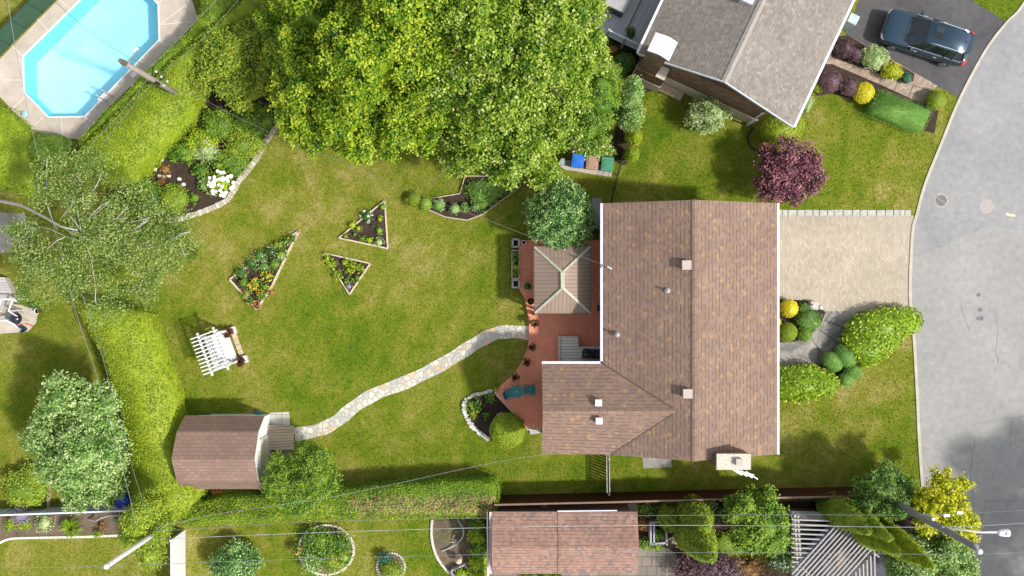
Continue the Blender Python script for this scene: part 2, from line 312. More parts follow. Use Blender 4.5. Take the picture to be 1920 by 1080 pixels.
# ---------------------------------------------------------------- foliage
def wob(D,seed,f=3.0):
    r=np.random.RandomState(seed); o=np.zeros(len(D))
    for k in range(5):
        v=r.normal(size=3)*f*(1+.6*k); o+=np.sin(D@v+r.uniform(0,6.28))/(1+.5*k)
    return o/2.6
def nrm(a): return a/np.maximum(np.linalg.norm(a,axis=1,keepdims=True),1e-6)
def shell(lobes,dens,per,clump,rough=.12,seed=1,zmin=-.3,up=.5,jit=.7,inner=.15):
    r=np.random.RandomState(seed); Cs=[];Ns=[];Ts=[]
    cen=[np.array(l[0][:]) for l in lobes]; rad=[np.array(l[1:4],float) for l in lobes]
    for i,l in enumerate(lobes):
        a,b,c=rad[i]; rot=l[4] if len(l)>4 else 0
        area=4*math.pi*(((a*b)**1.6+(a*c)**1.6+(b*c)**1.6)/3)**(1/1.6)*(1-zmin)/2
        n=max(6,int(area*dens)); D=nrm(r.normal(size=(n*3,3))); D=D[D[:,2]>zmin][:n]
        rr=1+rough*wob(D,seed*7+i)-inner*r.rand(len(D))**2
        Q=D*rad[i]*rr[:,None]; ca,sa=math.cos(rot),math.sin(rot)
        def rz(A): return np.stack([A[:,0]*ca-A[:,1]*sa,A[:,0]*sa+A[:,1]*ca,A[:,2]],1)
        Q=rz(Q)+cen[i]; N=nrm(rz(D/rad[i]))
        keep=np.ones(len(Q),bool)
        for j in range(len(lobes)):
            if j!=i: keep&=np.linalg.norm((Q-cen[j])/(rad[j]*.82),axis=1)>1
        Q=Q[keep];N=N[keep]; m=len(Q)
        if m==0: continue
        gg=r.normal(size=m); Q=Q+N*(gg*clump*(.8 if len(lobes)>8 else .15))[:,None]
        off=r.normal(size=(m*per,3))*clump; off[:,2]*=.6
        N2=np.repeat(N,per,0); C=np.repeat(Q,per,0)+off
        C=C-N2*(np.linalg.norm(off,axis=1)*.35)[:,None]
        g=np.repeat(gg,per)
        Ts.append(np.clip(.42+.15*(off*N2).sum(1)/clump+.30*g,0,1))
        Cs.append(C); Ns.append(nrm(N2*.6+np.array([0,0,up])+r.normal(size=C.shape)*jit*.6))
    C=np.concatenate(Cs);N=np.concatenate(Ns); k=C[:,2]>.02
    global TIP; TIP=np.concatenate(Ts)[k]
    return C[k],N[k]
def leafverts(C,N,size,aspect,r):
    n=len(C); sz=size*(.7+.6*r.rand(n)); T=nrm(np.cross(N,r.normal(size=(n,3)))); B=np.cross(N,T)
    a=T*(sz/2)[:,None]; b=B*(sz*aspect/2)[:,None]; d=N*(sz*.12)[:,None]
    return np.stack([C-a-d,C+b,C+a-d,C-b],1).reshape(-1,3)
def corev(l,k=.8,seed=0,f=2.4,nu=22,nv=12,rough=.1):
    c=np.array(l[0][:]); rad=np.array(l[1:4],float)*k; rot=l[4] if len(l)>4 else 0
    th=np.linspace(.02,math.pi-.02,nv); ph=np.arange(nu)*2*math.pi/nu
    D=np.array([[math.sin(a)*math.cos(b),math.sin(a)*math.sin(b),math.cos(a)] for a in th for b in ph])
    V=D*rad*(1+rough*wob(D,seed,f))[:,None]; ca,sa=math.cos(rot),math.sin(rot)
    V=np.stack([V[:,0]*ca-V[:,1]*sa,V[:,0]*sa+V[:,1]*ca,V[:,2]],1)+c; V[:,2]=np.maximum(V[:,2],.005)
    F=np.array([(i*nu+j,(i+1)*nu+j,(i+1)*nu+(j+1)%nu,i*nu+(j+1)%nu) for i in range(nv-1) for j in range(nu)])
    return V,F
def sub(lobes,k=9,f=.42,seed=5,z=.1,out=.72,flat=.85):
    """break each lobe of a crown into small leafy domes standing on its surface"""
    q=np.random.RandomState(seed); out_=[]
    for l in lobes:
        c=Vector(l[0]); rx,ry,rz=l[1:4]; rot=l[4] if len(l)>4 else 0; r=min(rx,ry)*f; ca,sa=math.cos(rot),math.sin(rot); n=0; t=0; pts=[]
        while n<k and t<k*30:
            t+=1; d=nrm(q.normal(size=(1,3)))[0]
            if d[2]<z-.25: continue
            if any(np.dot(d,e)>.86 for e in pts): continue
            pts.append(d); n+=1; s=q.uniform(.7,1.25); o=out*q.uniform(.85,1.12); x,y=d[0]*rx*o,d[1]*ry*o
            out_.append((c+Vector((x*ca-y*sa,x*sa+y*ca,d[2]*rz*o)),r*s,r*s,r*s*flat*min(1,rz/r*1.2),0))
    return out_
def emit(name,quads,mats,parent=None,origin=None):
    """quads: list of (verts (N,3), faces (M,4) or None for ready 4-tuples, material index)"""
    V=[];F=[];MI=[];o=0
    for v,f,m in quads:
        if len(v)==0: continue
        if f is None: f=np.arange(len(v)).reshape(-1,4)
        V.append(v);F.append(f+o);MI.append(np.full(len(f),m)); o+=len(v)
    V=np.concatenate(V);F=np.concatenate(F);MI=np.concatenate(MI)
    if parent is not None: base=wloc(parent); loc=Vector((0,0,0))
    else:
        loc=Vector(((V[:,0].min()+V[:,0].max())/2,(V[:,1].min()+V[:,1].max())/2,V[:,2].min())) if origin is None else Vector(origin); base=loc
    V=V-np.array(base[:])
    me=bpy.data.meshes.new(name); me.vertices.add(len(V)); me.vertices.foreach_set('co',V.ravel())
    me.loops.add(F.size); me.loops.foreach_set('vertex_index',F.ravel().astype(np.int32))
    me.polygons.add(len(F)); me.polygons.foreach_set('loop_start',(np.arange(len(F))*4).astype(np.int32))
    for q in mats: me.materials.append(q)
    me.polygons.foreach_set('material_index',MI.astype(np.int32)); me.update(calc_edges=True)
    ob=bpy.data.objects.new(name,me); COL.objects.link(ob)
    if parent is not None: ob.parent=parent
    ob.location=loc; return ob
SEED=[100]
def ns(): SEED[0]+=1; return SEED[0]
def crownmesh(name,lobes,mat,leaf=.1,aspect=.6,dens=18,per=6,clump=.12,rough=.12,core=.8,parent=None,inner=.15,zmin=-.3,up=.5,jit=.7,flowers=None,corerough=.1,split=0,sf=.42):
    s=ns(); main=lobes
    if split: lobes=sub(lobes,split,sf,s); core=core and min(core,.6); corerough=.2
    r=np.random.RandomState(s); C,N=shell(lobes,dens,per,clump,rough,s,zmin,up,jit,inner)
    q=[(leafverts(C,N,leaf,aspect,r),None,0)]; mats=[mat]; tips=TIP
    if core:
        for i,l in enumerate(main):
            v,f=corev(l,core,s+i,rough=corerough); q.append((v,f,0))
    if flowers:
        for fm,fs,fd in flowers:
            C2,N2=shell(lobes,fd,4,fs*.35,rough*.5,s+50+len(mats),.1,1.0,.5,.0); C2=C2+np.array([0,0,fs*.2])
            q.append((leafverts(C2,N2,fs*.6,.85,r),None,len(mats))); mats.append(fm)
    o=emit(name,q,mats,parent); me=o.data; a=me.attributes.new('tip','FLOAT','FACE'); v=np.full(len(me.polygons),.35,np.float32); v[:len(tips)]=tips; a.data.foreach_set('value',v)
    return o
def shrub(name,label,cat,px,py,rx,ry,h,mat,leaf=.075,dens=60,per=6,clump=.05,rot=0,group=None,rough=.1,core=.84,aspect=.55,flowers=None,lobes=1,inner=.1,jit=.7,ground=0.0,up=.5,split=0):
    zc=ground+h*.52; s=ns(); r=random.Random(s); c=P(px,py,ground+h*.6); c.z=zc; RX,RY=rp(rx,h*.6),rp(ry,h*.6)
    if lobes==1: L=[(c,RX,RY,h*.48,rot)]
    else:
        L=[(c,RX*.7,RY*.7,h*.48,rot)]; ca,sa=math.cos(rot),math.sin(rot)
        for k in range(lobes):
            a=2*math.pi*k/lobes+r.uniform(-.3,.3); x=RX*.5*math.cos(a); y=RY*.5*math.sin(a)
            L.append((c+Vector((x*ca-y*sa,x*sa+y*ca,-h*r.uniform(.0,.14))),RX*r.uniform(.42,.56),RY*r.uniform(.42,.56),h*r.uniform(.3,.42),rot))
    o=crownmesh(name,L,LEAF[mat],leaf,aspect,dens,per,clump,rough,core,None,inner,-.25,up,jit,flowers,.1,split)
    return tag(o,label,cat,group)
def ball(name,label,cat,px,py,r,h,mat,group=None,ry=None,rot=0,ground=0,leaf=.035,dens=420):
    return shrub(name,label,cat,px,py,r,ry or r,h,mat,leaf,dens,3,.018,rot,group,.025,.955,.7,None,1,.0,.5,ground)
def LB(px,py,z,rpx,rz,ry=None,rot=0): return (P(px,py,z),rp(rpx,z),rp(ry or rpx,z),rz,rot)
def trunkmesh(base,targets,r0,mat,parent,name='trunk',seed=1,split=.45):
    q=random.Random(seed); mb=MB(); zt=min(t.z for t in targets)*split; top=Vector((sum(t.x for t in targets)/len(targets),sum(t.y for t in targets)/len(targets),zt))
    top=base.lerp(top,.45); top.z=zt
    mb.tube([base,base.lerp(top,.5)+Vector((q.uniform(-.1,.1),q.uniform(-.1,.1),0)),top],[r0*1.25,r0,r0*.85],9)
    for t in targets:
        m=top.lerp(t,.5)+Vector((q.uniform(-.3,.3),q.uniform(-.3,.3),q.uniform(-.1,.3)))
        mb.tube([top-Vector((0,0,.1)),m,t],[r0*.6,r0*.35,r0*.1],7)
        for k in range(4):
            e=t+Vector((q.uniform(-1,1),q.uniform(-1,1),q.uniform(.1,.7)))*(t-top).length*.28
            mb.tube([m.lerp(t,k*.22),e],[r0*.16,r0*.03],5)
    return mb.build(name,mat,parent,True)
BARK=plain('bark',(.20,.165,.13),.9,.3,8,bump=.6); BARKD=plain('dark_bark',(.09,.07,.055),.9,.3,8); BIRCHB=plain('birch_bark',(.40,.37,.345),.7,.15,5)
def tree(name,label,cat,base,lobes,mat,leaf=.14,dens=9,per=14,clump=.28,aspect=.75,rough=.16,core=.68,r0=.16,bark=None,group=None,inner=.3,jit=.75,zmin=-.35,up=.45,flowers=None,split=0,sf=.42):
    b=P(base[0],base[1],0); e=empty(name,b,label,cat,group)
    trunkmesh(b,[Vector(l[0])+Vector((0,0,l[3]*.2)) for l in lobes],r0,bark or BARK,e,seed=ns())
    crownmesh('crown',lobes,LEAF[mat],leaf,aspect,dens,per,clump,rough,core,e,inner,zmin,up,jit,flowers,.16,split,sf)
    return e
def polyarea(p): return .5*abs(sum(p[i-1][0]*p[i][1]-p[i][0]*p[i-1][1] for i in range(len(p))))
def inpoly(X,Y,p):
    c=np.zeros(len(X),bool); n=len(p)
    for i in range(n):
        x1,y1=p[i-1][0],p[i-1][1]; x2,y2=p[i][0],p[i][1]
        with np.errstate(divide='ignore',invalid='ignore'):
            t=((y1>Y)!=(y2>Y))&(X<(x2-x1)*(Y-y1)/(y2-y1)+x1)
        c^=t
    return c
def polysample(p,n,r):
    a=np.array([(q[0],q[1]) for q in p]); lo=a.min(0);hi=a.max(0); X=np.zeros(0);Y=np.zeros(0)
    while len(X)<n:
        x=r.uniform(lo[0],hi[0],n*2); y=r.uniform(lo[1],hi[1],n*2); k=inpoly(x,y,p); X=np.concatenate([X,x[k]]);Y=np.concatenate([Y,y[k]])
    return X[:n],Y[:n]
def hedge(name,label,cat,pts,h,mat,leaf=.085,top=330,side=150,group=None,lump=.08,mats=None,top2=None,ragged=.05,parent=None,z0=0,aspect=.5):
    """pts: plan outline of the clipped top at height h"""
    p=[P(x,y,h) for x,y in pts]; s=ns(); r=np.random.RandomState(s)
    a=sum(p[i-1][0]*p[i][1]-p[i][0]*p[i-1][1] for i in range(len(p)))
    if a<0: p=p[::-1]
    cx=sum(q.x for q in p)/len(p); cy=sum(q.y for q in p)/len(p)
    n=int(polyarea(p)*top); X,Y=polysample(p,n,r)
    def bumps(X,Y): D=np.stack([X,Y,X*0],1); return lump*(wob(D,s,1.6)+.5*wob(D,s+3,5))
    # shoulders: lower near the outline
    dist=np.full(len(X),9.0)
    for i in range(len(p)):
        x1,y1,x2,y2=p[i-1].x,p[i-1].y,p[i].x,p[i].y; L2=(x2-x1)**2+(y2-y1)**2+1e-9
        t=np.clip(((X-x1)*(x2-x1)+(Y-y1)*(y2-y1))/L2,0,1); dist=np.minimum(dist,np.hypot(X-x1-t*(x2-x1),Y-y1-t*(y2-y1)))
    Z=h+bumps(X,Y)-.16*np.exp(-dist/.10)+r.uniform(-ragged,ragged,len(X)); C=np.stack([X,Y,Z],1)
    N=nrm(np.array([0,0,.7])+r.normal(size=C.shape)*.55)
    Cs=[C];Ns=[N];per=0
    for i in range(len(p)):
        x1,y1,x2,y2=p[i-1].x,p[i-1].y,p[i].x,p[i].y; L=math.hypot(x2-x1,y2-y1); m=int(L*(h-z0)*side)
        t=r.rand(m); z=z0+r.rand(m)**.8*(h-z0); nx,ny=(y2-y1)/L,-(x2-x1)/L; o=.02-.10*(z/h)**3+r.normal(size=m)*.04
        D=np.stack([x1+t*(x2-x1),y1+t*(y2-y1),z],1); o=o+.07*wob(D,s+9,2.2)
        D[:,0]+=nx*o; D[:,1]+=ny*o; Cs.append(D); Ns.append(nrm(np.array([nx*.7,ny*.7,.35])+r.normal(size=D.shape)*.45))
    C=np.concatenate(Cs);N=np.concatenate(Ns); mats=mats or [LEAF[mat]]
    core=MB(); q=[Vector((cx,cy,0))+(v-Vector((cx,cy,v.z))) for v in p]
    ins=[]; 
    for i in range(len(p)):
        a0=p[i-1];a1=p[i];a2=p[(i+1)%len(p)]; d1=Vector((a1.y-a0.y,-(a1.x-a0.x))).normalized(); d2=Vector((a2.y-a1.y,-(a2.x-a1.x))).normalized()
        b=(d1+d2); b=b.normalized()*min(.3,.13/max(.35,b.length/2)) if b.length>.01 else d1*.13
        ins.append((a1.x-b.x,a1.y-b.y))
    from mathutils.geometry import tessellate_polygon
    iv=[Vector((x,y,0)) for x,y in ins]; tri=tessellate_polygon([iv]); k=len(ins)
    V=np.array([(x,y,z0) for x,y in ins]+[(x,y,h-.12) for x,y in ins]); F=[(i,(i+1)%k,k+(i+1)%k,k+i) for i in range(k)]+[(k+t[0],k+t[1],k+t[2],k+t[2]) for t in tri]
    FQ=np.array([f for f in F if len(set(f))==4]); FT=[f for f in F if len(set(f))==3]
    # top triangles as degenerate-free quads: split each triangle at an edge midpoint
    Vx=list(map(tuple,V)); FF=[tuple(f) for f in FQ]
    for f in FT:
        a0,b0,c0=f[0],f[1],f[2]; Vx.append(tuple((np.array(Vx[c0])+np.array(Vx[a0]))/2)); FF.append((a0,b0,c0,len(Vx)-1))
    return C,N,mats,np.array(Vx),np.array(FF),r,leaf,aspect,name,label,cat,group,parent
def hedge_emit(hd,second=None):
    C,N,mats,V,F,r,leaf,aspect,name,label,cat,group,parent=hd
    if second is not None:
        k=second(C,r); quads=[(leafverts(C[~k],N[~k],leaf,aspect,r),None,0),(leafverts(C[k],N[k],leaf,aspect,r),None,1)]
    else: quads=[(leafverts(C,N,leaf,aspect,r),None,0)]
    o=emit(name,quads+[(V,F,0)],mats,parent); 
    me=o.data; a=me.attributes.new('tip','FLOAT','FACE'); v=np.clip(.47+.2*r.normal(size=len(me.polygons)),0,1).astype(np.float32); v[-len(F):]=.45; a.data.foreach_set('value',v)
    if parent is None: tag(o,label,cat,group)
    return o
def grassy(name,label,cat,px,py,r,h,mat,n=60,group=None,ground=0,wd=.02,cols=None,flop=.8):
    """fountain of strap leaves from one point"""
    q=np.random.RandomState(ns()); b=P(px,py,ground); R_=rp(r); V=[]
    for i in range(n):
        a=q.uniform(0,6.28); L=R_*q.uniform(.5,1.05); hh=h*q.uniform(.5,1.0); d=np.array([math.cos(a),math.sin(a)]); t=np.array([-d[1],d[0]])*wd
        pts=[(0.02,0),(.35*L,hh*.85),(.75*L,hh*.95),(L,hh*flop*.6)]; prev=None
        for k,(rr,z) in enumerate(pts):
            ww=[.6,1,.8,.1][k]; c=np.array([b.x+d[0]*rr,b.y+d[1]*rr]); l=(*(c-t*ww),ground+z+.01); g=(*(c+t*ww),ground+z+.01)
            if prev: V+= [prev[0],prev[1],g,l]
            prev=(l,g)
    return tag(emit(name,[(np.array(V),None,0)],[LEAF[mat]]),label,cat,group)
def sheet(name,pts,z,mat,kind='structure',thick=.0,label=None,cat=None,px=True):
    p=[P(x,y,z) for x,y in pts] if px else [Vector((x,y,z)) for x,y in pts]
    o=MB().prism(p,z-max(thick,.003),z,0).build(name,mat); return tag(o,label,cat,None,kind)
def smooth(pts,n=6,closed=False):
    out=[];N=len(pts)
    rng=range(N if closed else N-1)
    for i in rng:
        p0=pts[(i-1)%N] if (closed or i>0) else pts[0]; p1=pts[i]; p2=pts[(i+1)%N]; p3=pts[(i+2)%N] if (closed or i<N-2) else pts[-1]
        for k in range(n):
            t=k/n; out.append(tuple(.5*((2*p1[d])+(-p0[d]+p2[d])*t+(2*p0[d]-5*p1[d]+4*p2[d]-p3[d])*t*t+(-p0[d]+3*p1[d]-3*p2[d]+p3[d])*t**3) for d in range(len(p1))))
    if not closed: out.append(tuple(pts[-1]))
    return out
def ribbon(pts,w):
    L=[];Rr=[]
    for i,p in enumerate(pts):
        a=pts[max(i-1,0)];b=pts[min(i+1,len(pts)-1)]; dx,dy=b[0]-a[0],b[1]-a[1]; l=math.hypot(dx,dy) or 1; ww=w[i] if isinstance(w,list) else w
        L.append((p[0]-dy/l*ww/2,p[1]+dx/l*ww/2)); Rr.append((p[0]+dy/l*ww/2,p[1]-dx/l*ww/2))
    return L+Rr[::-1]
# ================================================================ GROUND
from mathutils.geometry import tessellate_polygon
POOL=[(43,106),(150,0),(178,-28),(262,-28),(297,8),(299,75),(159,219),(91,220),(45,172)]
pool=[P(x,y,0.05) for x,y in POOL]
def sheet_holes(name,outer,hole,z,mat):
    vs=[Vector((a.x,a.y,0)) for a in outer]; hs=[Vector((a.x,a.y,0)) for a in hole]
    tr=tessellate_polygon([vs,hs]); al=vs+hs; me=bpy.data.meshes.new(name); me.from_pydata([(a.x,a.y,z) for a in al],[],[tuple(t) for t in tr])
    me.update(); me.materials.append(mat)
    if me.polygons[0].normal.z<0: me.flip_normals()
    o=bpy.data.objects.new(name,me); COL.objects.link(o); return tag(o,kind='structure')
sheet_holes('lawn',[Vector(v) for v in ((-150,-130,0),(150,-130,0),(150,130,0),(-150,130,0))],pool,0,MT['lawn'])
KERB=smooth([(2080,-260),(1990,-110),(1921,8),(1890,42),(1850,95),(1802,185),(1767,270),(1737,345),(1722,400),(1714,430),(1710,495),(1709,560),(1716,635),(1722,740),(1725,810),(1728,860),(1731,900),(1739,1000),(1752,1080),(1790,1300),(1860,1600)],5)
road=[(x,y) for x,y in KERB]+[(2160,1600),(2090,1300),(2055,1080),(2040,800),(2030,560),(2040,400),(2085,260),(2200,60),(2390,-260)]
sheet('road',road,.004,MT['road_asphalt'])
sheet('road_resurfacing',[(1717,482),(1740,474),(1790,452),(1845,427),(1880,428),(1935,436),(2030,450),(2085,260),(2200,60),(2390,-260),(2080,-260)]+[k for k in KERB if -110<=k[1]<=482][:],.008,MT['road_asphalt_blue'])
k2=[(x-5.5,y) for x,y in KERB]
kb=MB()
for i in range(len(KERB)-1):
    a,b=P(*KERB[i]),P(*KERB[i+1]); c,d=P(*k2[i+1]),P(*k2[i]); kb.prism([a,b,c,d],0,.05)
tag(kb.build('kerb',MT['kerb']),kind='structure')
CRACK=plain('crack',(.12,.12,.12),.9)
def crack(pts,w=.022,seed=1,z=.0115):
    w*=.5
    q=random.Random(seed); P2=[]
    for i in range(len(pts)-1):
        for k in range(5):
            t=k/5; P2.append((pts[i][0]*(1-t)+pts[i+1][0]*t+q.uniform(-1.5,1.5),pts[i][1]*(1-t)+pts[i+1][1]*t+q.uniform(-1.5,1.5)))
    P2.append(pts[-1]); W=[rp(1)*0+w*36*q.uniform(.4,1.2) for _ in P2]
    return ribbon(P2,W)
roadc=empty('road_cracks',P(1867,700,.01)); tag(roadc,kind='structure')
for i,c in enumerate([[(1865,580),(1871,620),(1866,660),(1872,678),(1890,683),(1893,690)],[(1873,668),(1866,700)],[(1830,793),(1850,790),(1895,785),(1925,780)],[(1827,1020),(1838,985),(1848,941),(1880,938),(1925,938)],[(1826,960),(1820,900),(1823,850),(1830,815)],[(1896,790),(1893,840)],[(1800,570),(1815,610),(1820,630)]]):
    MB().prism([P(x,y,.0115) for x,y in crack(c,seed=i)],.0112,.0115).build('crack',CRACK,roadc)
pt=plain('tar_patch',(.15,.155,.17),.9)
for i,(x,y,r) in enumerate([(1835,553,3.5),(1838,581,4.5),(1840,597,4.5),(1833,597,3)]):
    MB().lathe(P(x,y,.012),[(rp(r),0),(rp(r),.001)],14).build('tar_patch',pt,roadc)
# manholes
m=empty('storm_drain',P(1765,376,.008),'slotted round storm drain grate near the kerb of the road','storm drain')
MB().lathe(P(1765,376,.008),[(.42,0),(.42,.004),(.3,.005)],26).build('collar',plain('patched_collar',(.30,.29,.27),.9,.2),m)
MB().lathe(P(1765,376,.014),[(.335,0),(.335,.012),(.29,.012)],26).build('frame',plain('iron_ring',(.34,.33,.31),.7,.1),m)
g=MB(); c=P(1765,376,.03)
g.lathe(P(1765,376,.026),[(.29,0),(.29,.002)],26)
g.build('grate',plain('dark_iron',(.13,.12,.12),.6,.3,30),m)
MB().box((c.x,c.y,.034),(.56,.03,.008),R(-35)).build('bar',MT['iron_ring'],m)
m=empty('manhole_cover',P(1849,387,.008),'pinkish grey round manhole cover in the middle of the road','manhole cover')
MB().lathe(P(1849,387,.008),[(.39,0),(.39,.008),(.35,.008)],28).build('frame',plain('iron_ring2',(.33,.305,.29),.7,.1),m)
MB().lathe(P(1849,387,.017),[(.35,0),(.35,.004)],28).build('cover',plain('pink_cover',(.35,.315,.30),.8,.2,40,bump=.6),m)
sheet('paint_mark',[(1886,402),(1890,398),(1891,401),(1903,402),(1904,406),(1891,405)],.014,plain('old_yellow_paint',(.75,.66,.38),.8,.15))
# driveways and walks
sheet('driveway',[(1440,404),(1714,404),(1711,430),(1706,495),(1705,584),(1440,584)],.010,MT['drive_paver'])
sheet('neighbour_driveway',[(1560,-260),(1611,0),(1585,66),(1640,93),(1700,128),(1750,158),(1801,184),(1848,95),(1888,42),(1812,-6),(1760,-60),(1740,-260)],.008,MT['drive_asphalt'])
sheet('walkway',[(1545,584),(1612,584),(1600,612),(1586,645),(1560,680),(1520,694),(1440,696),(1440,643),(1492,641),(1520,628),(1537,605)],.012,MT['aggregate'])
for i,(a,b) in enumerate([((1545,600),(1592,618)),((1537,618),(1572,644)),((1522,637),(1545,665)),((1560,584),(1548,600))]):
    sheet('paving_joint',ribbon([a,b],1.4),.0145,plain('joint',(.06,.055,.045),.9))
nb=[(1440,405),(1440,393),(1700,392),(1700,404)]
st=empty('stone_edging',P(1575,399,0),'long strip of pale grey stone blocks along the top edge of the driveway','stone edging')
q=random.Random(3)
x=1440
while x<1702:
    wd=q.uniform(9,18); 
    MB().prism([P(x+.4,393.5+q.uniform(-.6,.6)),P(x+wd-.6,393.5+q.uniform(-.6,.6)),P(x+wd-.6,404.5),P(x+.4,404.5)],0,q.uniform(.06,.09)).build('block',plain('edging_grey',(.40,.40,.36),.9,.2,7,bump=.6),st,bevel=.015); x+=wd
sheet('brick_walk',[(1530,110),(1590,66),(1640,93),(1700,128),(1757,160),(1742,192),(1725,195),(1650,158),(1560,120),(1540,150)],.012,MT['walk_paver'])
for a,b in (((1655,143),(1645,165)),((1684,150),(1676,171)),((1712,160),(1704,181)),((1712,160),(1744,170))): sheet('paving_joint',ribbon([a,b],1.2),.0155,plain('joint',(.06,.055,.045),.9))
sheet('garden_soil',[(1440,560),(1512,563),(1530,572),(1548,585),(1541,603),(1520,628),(1490,641),(1440,643)],.014,MT['mulch'])
sheet('garden_soil',[(1440,693),(1515,692),(1560,676),(1590,640),(1612,600),(1700,590),(1655,650),(1600,700),(1530,745),(1440,748)],.013,MT['mulch'])
sheet('garden_soil',[(1555,70),(1590,66),(1715,138),(1712,153),(1655,142),(1640,135),(1560,108)],.016,MT['mulch'])
sheet('garden_soil',[(1520,120),(1560,120),(1650,158),(1730,195),(1765,190),(1760,205),(1752,250),(1690,235),(1640,200),(1560,175),(1530,180)],.015,MT['mulch'])
sheet('gravel_patch',[(1205,856),(1258,857),(1260,876),(1206,878)],.006,MT['gravel'])
PATH=smooth([(996,625),(962,622),(930,625),(898,640),(865,661),(820,688),(762,716),(703,739),(662,764),(632,789),(598,806),(552,815)],6)
sheet('stone_path',ribbon(PATH,[24.5+1.5*math.sin(i*.9) for i in range(len(PATH))]),.035,MT['flagstone'],thick=.035)
# left plot
sheet('gravel_patch',[(-80,395),(45,400),(66,430),(60,470),(-80,480)],.006,MT['gravel'])
sheet('patio',[(-60,560),(40,572),(72,582),(68,605),(52,622),(-60,630)],.02,MT['concrete'])
# mulch of north-west bed
sheet('garden_soil',[(520,236),(492,282),(462,322),(440,352),(424,374),(372,400),(320,414),(200,380),(200,300),(330,170),(380,60),(480,40)],.012,MT['mulch'])
sheet('mulch_bed',[(1065,255),(1150,258),(1185,120),(1140,90),(1205,95),(1245,165),(1205,175),(1200,250),(1192,305),(1165,310),(1150,300)],.008,MT['mulch'])
# bottom right neighbour
sheet('garden_soil',[(915,948),(1730,935),(1760,1010),(1775,1180),(915,1180)],.009,MT['mulch'])
sheet('neighbour_lawn',[(1325,1000),(1430,985),(1480,1010),(1460,1060),(1360,1040)],.013,MT['lawn'])
sheet('paving',[(905,1060),(1195,1060),(1195,1026),(1252,1028),(1270,1040),(1260,1180),(905,1180)],.016,MT['grey_paver'])
sheet('paving',[(1178,925),(1196,925),(1196,1040),(1178,1040)],.019,MT['grey_paver'])
# ================================================================ POOL
deck_o=[(108,0),(215,-120),(330,-90),(372,36),(336,72),(300,112),(262,146),(200,205),(150,262),(60,252),(8,190),(-30,150),(-30,140),(0,110)]
sheet_holes('pool_deck',[P(x,y,.05) for x,y in deck_o],pool,.05,MT['concrete'])
jm=plain('white_joint',(.62,.58,.52),.8)
for a,b in [((112,0),(132,16)),((70,35),(90,57)),((22,85),(42,104)),((5,150),(42,150)),((22,205),(46,182)),((55,246),(80,220)),((117,253),(115,222)),((170,228),(160,220)),((310,84),(300,77)),((355,41),(300,46)),((350,8),(300,46)),((210,196),(200,182)),((298,6),(312,-14))]:
    sheet('paving_joint',ribbon([a,b],1.5),.056,jm)
tank=empty('swimming_pool',Vector((pool[0].x,pool[0].y,0)),'large in-ground swimming pool with clipped corners and clear light blue water','swimming pool')
t=NT('pool_liner',.6,.3); p=t.pos(); c=t.ramp(t.noise(p,.25,3,.5),[(.35,(.55,.84,.92)),(.7,(.80,.95,1.0))]); c=t.mix(1.0,c,t.ramp(t.noise(p,9,3,.7),[(.3,.93),(.7,1.05)]),'MULTIPLY'); t.color(c); MT['liner']=t.mat
t=NT('pool_wall',.6,.3); t.color((.30,.68,.78)); MT['liner2']=t.mat
mb=MB(); n=len(pool); D=1.25
fl=[Vector((a.x,a.y,-D)) for a in pool]; s_=sum(pool[i-1].x*pool[i].y-pool[i].x*pool[i-1].y for i in range(n))
mb.face(fl if s_>0 else fl[::-1],0)
for i in range(n):
    a,b=pool[i-1],pool[i]; mb.face([Vector((a.x,a.y,-D)),Vector((a.x,a.y,.05)),Vector((b.x,b.y,.05)),Vector((b.x,b.y,-D))],1)
mb.build('basin',[MT['liner'],MT['liner2']],tank)
t=NT('pool_water',.05,.5); tr=t.new('ShaderNodeBsdfTransparent'); tr.inputs[0].default_value=(.74,.94,.99,1); gl=t.new('ShaderNodeBsdfGlossy'); gl.inputs['Roughness'].default_value=.06
fr=t.new('ShaderNodeFresnel'); fr.inputs[0].default_value=1.33; mx=t.new('ShaderNodeMixShader'); bp=t.new('ShaderNodeBump'); bp.inputs['Strength'].default_value=.25; bp.inputs['Distance'].default_value=.05
t.l.new(t.noise(t.pos(),3.5,4,.6),bp.inputs['Height']); t.l.new(bp.outputs[0],gl.inputs['Normal']); t.l.new(bp.outputs[0],fr.inputs['Normal'])
t.l.new(fr.outputs[0],mx.inputs[0]); t.l.new(tr.outputs[0],mx.inputs[1]); t.l.new(gl.outputs[0],mx.inputs[2]); t.l.new(mx.outputs[0],t.n['Material Output'].inputs[0])
MB().face([Vector((a.x,a.y,-.1)) for a in (pool if s_>0 else pool[::-1])]).build('water',t.mat,tank)
cp=MB()
for i in range(n):
    a,b=pool[i-1],pool[i]; cp.beam((a.x,a.y,.065),(b.x,b.y,.065),.07,.05)
cp.build('coping',WHITE,tank)
lad=MB()
for dx in (0,1):
    a=P(190+dx*11,180-dx*9,.05)+Vector((-.12,.02,0)); d=Vector((.5,-.35,0))*.9
    lad.tube([a+Vector((0,0,-.9)),a+Vector((0,0,.35)),a+d*.35+Vector((0,0,.62)),a+d*.8+Vector((0,0,.45)),a+d+Vector((0,0,0))],.028,8)
lo=lad.build('rail',GREYM,None)
lt=empty('pool_ladder',P(197,180,.05),'white and steel pool ladder at the lower right edge of the swimming pool','ladder')
bpy.data.objects.remove(lo); lad.build('rail',plain('steel',(.6,.6,.6),.25,.05,4,.8),lt)
st=MB()
for z in (-.3,-.05,.02):
    st.beam(P(185,188,z),P(200,174,z),.18,.04)
st.build('step',WHITE,lt)
tag(MB().box(P(251,140,.07),(.3,.24,.04),R(35)).build('skimmer_lid',WHITE),'small white square skimmer lid on the pool deck beside the hedge','skimmer lid')
